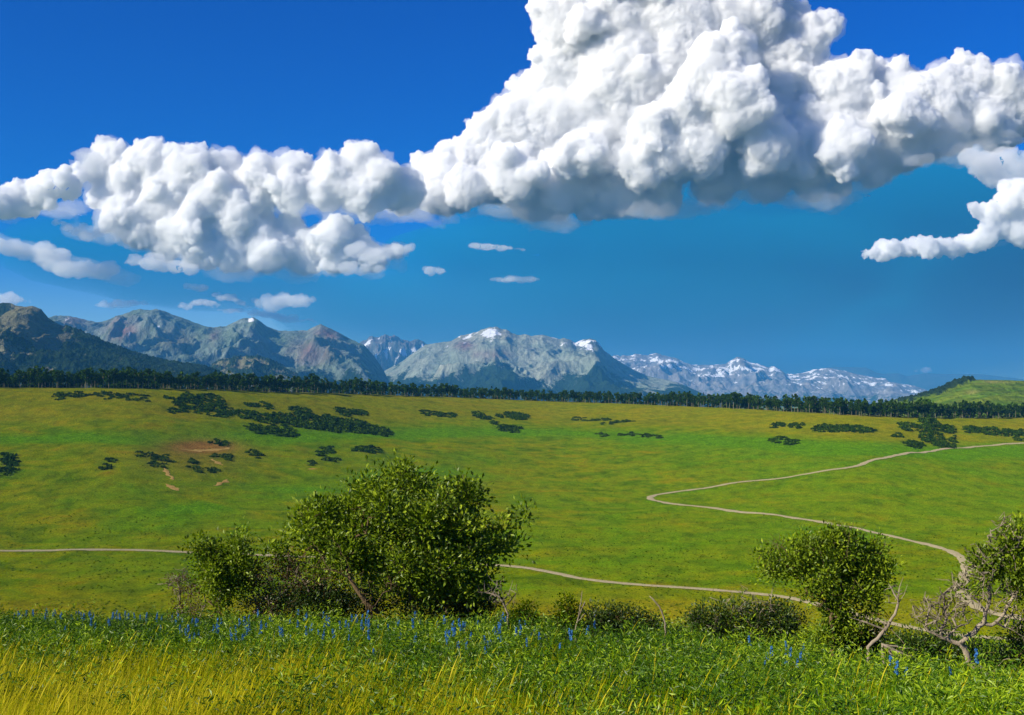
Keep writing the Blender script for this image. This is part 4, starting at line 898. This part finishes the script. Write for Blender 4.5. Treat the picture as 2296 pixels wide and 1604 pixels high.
shrub("low_shrub", "low dark shrub at the wind-bent oak's foot among broken twigs", "shrub", 20.4, [(1930, 1450), (1970, 1450)], [(1925, 1428, 45, 32), (1965, 1438, 36, 26), (1890, 1440, 32, 18)], 140, 3600, 0.05, 59, leafm='oak_leaf_dark', bark='dead')
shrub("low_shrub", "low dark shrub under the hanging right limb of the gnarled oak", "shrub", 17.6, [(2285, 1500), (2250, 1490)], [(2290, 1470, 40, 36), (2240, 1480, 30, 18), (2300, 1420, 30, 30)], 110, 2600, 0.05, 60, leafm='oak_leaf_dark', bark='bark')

# ------------------------------------------------------------------ foreground meadow
rg_ = np.random.default_rng(99)
def field_points(n, y0, y1, pw=1.0, umin=-260, umax=2560):
    y = y0 + (y1 - y0) * rg_.random(n) ** pw
    u = rg_.uniform(umin, umax, n); x = xtan(u, 1400) * y + rg_.normal(size=n) * .2
    return x, y, ground(x, y), u
def keep_before_crest(x, y):
    uf = x / np.maximum(y, 18); yc = 33 - 7 * sstep(0.02, 0.36, uf); return y < yc + 9
def dry_mask(x, y, z):
    pu, pr = project(x, y, z + .3); n = fbm(x * .55, y * .55, 3) + .5 * noise2(x * 1.9, y * 1.9)
    m = sstep(1405, 1500, pr) * sstep(1180, 300, pu) + .5 * blob(pu, pr, 1000, 1560, 160, 70) + .45 * blob(pu, pr, 1280, 1600, 260, 50) + .3 * blob(pu, pr, 1750, 1600, 200, 40) + .05 * sstep(1480, 1604, pr)
    return np.clip(m * 1.15 - .12 + .55 * n, 0, 1)
def blades(name, label, cat, n, y0, y1, mat, keepf, hlo, hhi, wid, lean, pw, seg=3, head=0.0):
    x, y, z, u = field_points(n, y0, y1, pw); k = keepf(x, y, z) > rg_.random(n); k &= keep_before_crest(x, y)
    x, y, z = x[k], y[k], z[k]; n = len(x)
    cx = np.floor(x * 5) / 5 + .1; tuftn = noise2(x * 2.3, y * 2.3)
    h = rg_.uniform(hlo, hhi, n) * (1 + .35 * tuftn); a = rg_.uniform(0, 2 * pi, n); w_ = wid * rg_.uniform(.6, 1.4, n) * (0.75 + y / 26)
    bend = rg_.uniform(.03, .34, n) * h; dx = np.cos(a) * bend + lean * h; dy = np.sin(a) * bend
    px, py = np.cos(a + 1.4), np.sin(a + 1.4)
    rows = []
    for j in range(seg + 1):
        t = j / seg; q = t ** 1.8; c = np.stack([x + dx * q, y + dy * q, z - .03 + h * (t - .12 * q)], -1)
        ww = w_ * ((1 - t) ** .7 if head == 0 else (.55 if j < seg - 1 else (head if j == seg - 1 else .2)))
        ww = np.maximum(ww, w_ * .06); o = np.stack([px * ww, py * ww, 0 * ww], -1)
        rows += [c - o, c + o]
    V = np.stack(rows, 1); m = 2 * (seg + 1); i = (np.arange(n) * m)[:, None]
    F = np.concatenate([np.stack([i[:, 0] + 2 * j, i[:, 0] + 2 * j + 1, i[:, 0] + 2 * j + 3, i[:, 0] + 2 * j + 2], -1) for j in range(seg)])
    var = np.clip(.45 + .22 * rg_.normal(size=n) + .25 * tuftn + .3 * noise2(x * .4 + 8, y * .4), 0, 1)
    o = link(name, mesh_np(name, V.reshape(-1, 3), F, M[mat], False, {"var": np.repeat(var, m)}))
    stuff(o); return tag(o, label, cat)
blades("dry_grass", "straw yellow dry grass swaying in the foreground meadow", "grass", 130000, 3.6, 22, 'dry_grass', dry_mask, .20, .44, .0021, .20, 1.35, 2)
blades("seed_grass", "tall pale grass stems with thick seed heads above the meadow", "grass", 15000, 4, 26, 'dry_grass', lambda x, y, z: .05 + .5 * dry_mask(x, y, z), .34, .56, .0020, .22, 1.3, 4, head=2.4)
blades("green_grass", "fresh green grass filling the foreground meadow", "grass", 72000, 3.4, 42, 'green_grass', lambda x, y, z: 1.0 - .72 * dry_mask(x, y, z), .16, .36, .0034, .10, 1.15, 2)
def herbs(name, label, n, y0, y1, pw, keepf, hlo, hhi, leaf, mat, nl):
    x, y, z, u = field_points(n, y0, y1, pw); k = (keepf(x, y, z) > rg_.random(n)) & keep_before_crest(x, y); x, y, z = x[k], y[k], z[k]; n = len(x)
    lump = noise2(x * .8, y * .8) + .6 * noise2(x * 1.9 + 5, y * 1.9); h = rg_.uniform(hlo, hhi, n) * np.clip(1 + .85 * lump, .35, 2.2); rep = lambda q: np.repeat(q, nl)
    t = rg_.random(n * nl); a = rg_.uniform(0, 2 * pi, n * nl); rad = .13 * rg_.random(n * nl) ** .5
    P = np.stack([rep(x) + np.cos(a) * rad + .08 * t, rep(y) + np.sin(a) * rad, rep(z) + rep(h) * (.25 + .75 * t)], -1)
    el = rg_.uniform(-.1, 1.1, n * nl); Z = np.stack([np.cos(a) * np.cos(el), np.sin(a) * np.cos(el), np.sin(el)], -1); T = rg_.normal(size=Z.shape)
    X = np.cross(Z, T); X /= np.linalg.norm(X, axis=1)[:, None]; N = np.cross(X, Z)
    s = leaf * rg_.uniform(.6, 1.4, n * nl) * rep(np.clip(.5 + y / 30, .6, 1.2)); sc = np.stack([s * .5, s, s], -1)
    var = np.clip(rep(.36 + .20 * rg_.normal(size=n) + .20 * lump + .34 * noise2(x * .33 + 3, y * .33) + .06 * sstep(22, 9, y)) + .42 * (t - .5) + .12 * rg_.normal(size=n * nl), 0, 1)  # low leaves darker, tips brighter: shaded gaps and highlights put into the colour
    v, f, c = scatter(LEAF_V6, LEAF_F6, P, np.stack([X, Z, N], -1), sc, var)
    o = link(name, mesh_np(name, v, f, M[mat], False, {"var": c})); stuff(o); return tag(o, label, "herbs")
herbs("meadow_herbs", "dense leafy green herbs among the foreground grass", 21500, 3.8, 42, 1.0, lambda x, y, z: np.clip(1.0 - .85 * dry_mask(x, y, z) + .55 * noise2(x * .6 + 9, y * .6) + .4 * noise2(x * 1.7, y * 1.7 + 4), 0, 1), .16, .42, .066, 'herb', 13)

# ------------------------------------------------------------------ lupines
def lupine_meshes(seed):
    r = np.random.default_rng(seed); h = .55
    st = tube(np.array([(0, 0, 0), (.01, 0, .25), (.03, .01, h)]), np.array([.006, .005, .004]), 4)
    n = 46; t = r.random(n); a = r.uniform(0, 2 * pi, n); P = np.stack([.03 + np.cos(a) * .028 * (1.1 - t * .7), .01 + np.sin(a) * .028 * (1.1 - t * .7), h - .10 + .22 * t], -1)
    fl = scatter(QUAD_V, QUAD_F, P, rand_rot(r, n), r.uniform(.022, .040, n), np.clip(.45 + .25 * r.normal(size=n) + .2 * (t - .5), 0, 1))
    lv = []
    for k in range(5):
        a0 = r.uniform(0, 2 * pi); zz = r.uniform(.12, .40); c = np.array([cos(a0) * .09, sin(a0) * .09, zz + .04]); pts = []
        an = np.arange(7) * 2 * pi / 7; Z = np.stack([np.cos(an), np.sin(an), np.full(7, .35)], -1); Z /= np.linalg.norm(Z, axis=1)[:, None]
        X = np.cross(Z, np.array([0, 0, 1.])); X /= np.linalg.norm(X, axis=1)[:, None]; N = np.cross(X, Z)
        v, f, cc = scatter(LEAF_V6 * np.array([.7, 1, 1]), LEAF_F6, np.repeat(c[None], 7, 0), np.stack([X, Z, N], -1), np.full(7, .065), np.full(7, r.uniform(.3, .7)))
        pv, pf = tube(np.array([(0, 0, zz - .04), c * .5 + np.array([0, 0, zz * .5]), c]), np.array([.003, .0025, .002]), 4)
        lv.append((np.concatenate([v, pv]), np.concatenate([f, pf + len(v)]), np.concatenate([cc, np.full(len(pv), .5)])))
    return (mesh_np("stem", st[0], st[1], M['stem'], True, {"var": np.full(len(st[0]), .5)}), mesh_np("flower_spike", fl[0], fl[1], M['lupine'], False, {"var": fl[2]}),
            [mesh_np("leaf", a, b, M['herb'], False, {"var": c}) for a, b, c in lv])
LP = [lupine_meshes(900 + k) for k in range(4)]
LUPS = [("blue lupine in the flower patch at the meadow rim left of the dry brush", "lupines at the rim left of the dry brush", 62, (30, 400), (24, 31)),
        ("blue lupine in front of the dry brush and the large oak's left stems", "lupines in front of the large oak", 72, (400, 830), (20, 27)),
        ("blue lupine in the shade below the large oak's right stems", "lupines below the large oak's right stems", 62, (830, 1340), (18, 26)),
        ("blue lupine in the green herbs left of the wind-bent oak", "lupines left of the wind-bent oak", 11, (1660, 1800), (15, 20)),
        ("blue lupine in the tall grass in front of the dead limbs", "lupines in front of the dead limbs", 5, (1900, 2250), (10, 15))]
for lab, grp, n, (u0, u1), (ya, yb) in LUPS:
    for i in range(n):
        u = rg_.uniform(u0, u1); y = rg_.uniform(ya, yb); x = float(xtan(u, 1400)) * y; z = float(ground(x, y))
        e = empty("lupine", (x, y, z - .01)); s = rg_.uniform(.42, .74); e.scale = (s, s, s); e.rotation_euler = (rg_.normal() * .08, .06 + rg_.normal() * .08, rg_.uniform(0, 6.28)); tag(e, lab, "flower", grp)
        a, b, c = LP[rg_.integers(4)]; link("stem", a, e); link("flower_spike", b, e)
        for q in c: link("leaf", q, e)

# ------------------------------------------------------------------ tussocks and low sage over the valley, the grain of the far meadow
def tussocks():
    n = 34000; u = rg_.uniform(-300, 2600, n); a = rg_.random(n); y = 1 / (1 / 300 * (1 - a) + 1 / 1280 * a)
    x = xtan(u, 1100) * y; t, uu, ye = slope_t(x, y); k = (y < ye - 8); 
    cl = fbm(x / 22, y / 34, 3) + .5 * noise2(x / 90, y / 120); k &= cl + .35 * rg_.normal(size=n) > .05
    x, y = x[k], y[k]; cl = cl[k]; n = len(x); z = ground(x, y)
    s = rg_.uniform(.3, .85, n); var = np.clip(.42 + .28 * rg_.normal(size=n) - .25 * cl, 0, 1)
    tv = np.array([(-.6, 0, 0), (.6, 0, 0), (.35, .05, .42), (-.3, -.05, .5), (0, -.6, 0), (0, .6, 0), (.05, .3, .45), (-.05, -.35, .38)]); tf = np.array([(0, 1, 2, 3), (4, 5, 6, 7)])
    th = rg_.uniform(0, 6.28, n); c, q = np.cos(th), np.sin(th); o = np.zeros(n); Rm = np.stack([np.stack([c, -q, o], -1), np.stack([q, c, o], -1), np.stack([o, o, o + 1], -1)], 1)
    v, f, cc = scatter(tv, tf, np.stack([x, y, z - .03], -1), Rm, s, var)
    o = link("tussock_grass", mesh_np("tussock_grass", v, f, M['tussock'], False, {"var": cc})); stuff(o); tag(o, "scattered grass tussocks and low sage across the valley meadow", "grass")
M['tussock'] = mat_leaf("tussock_leaf", (0.050, 0.100, 0.001), (0.110, 0.165, 0.001), (0.210, 0.230, 0.002), 0.3, 0.0)
tussocks()

# ------------------------------------------------------------------ haze
def haze():
    x0, x1, y0, y1, z0, z1 = -26500.0, 26500.0, -60.0, 24000.0, -80.0, 1000.0
    v = np.array([(x, y, z) for x in (x0, x1) for y in (y0, y1) for z in (z0, z1)])
    f = np.array([(0, 1, 3, 2), (4, 6, 7, 5), (0, 4, 5, 1), (2, 3, 7, 6), (0, 2, 6, 4), (1, 5, 7, 3)])
    m = bpy.data.materials.new("haze"); m.use_nodes = True; t = m.node_tree; t.nodes.clear()
    o = t.nodes.new("ShaderNodeOutputMaterial"); p = t.nodes.new("ShaderNodeVolumePrincipled")
    p.inputs['Color'].default_value = (0.10, 0.48, 1.0, 1); p.inputs['Density'].default_value = HAZE_DENSITY
    p.inputs['Anisotropy'].default_value = 0.0
    t.links.new(p.outputs[0], o.inputs['Volume'])
    ob = link("haze", mesh_np("haze", v, f, m, False)); ob["kind"] = "stuff"
HAZE_DENSITY = 4.6e-5
haze()
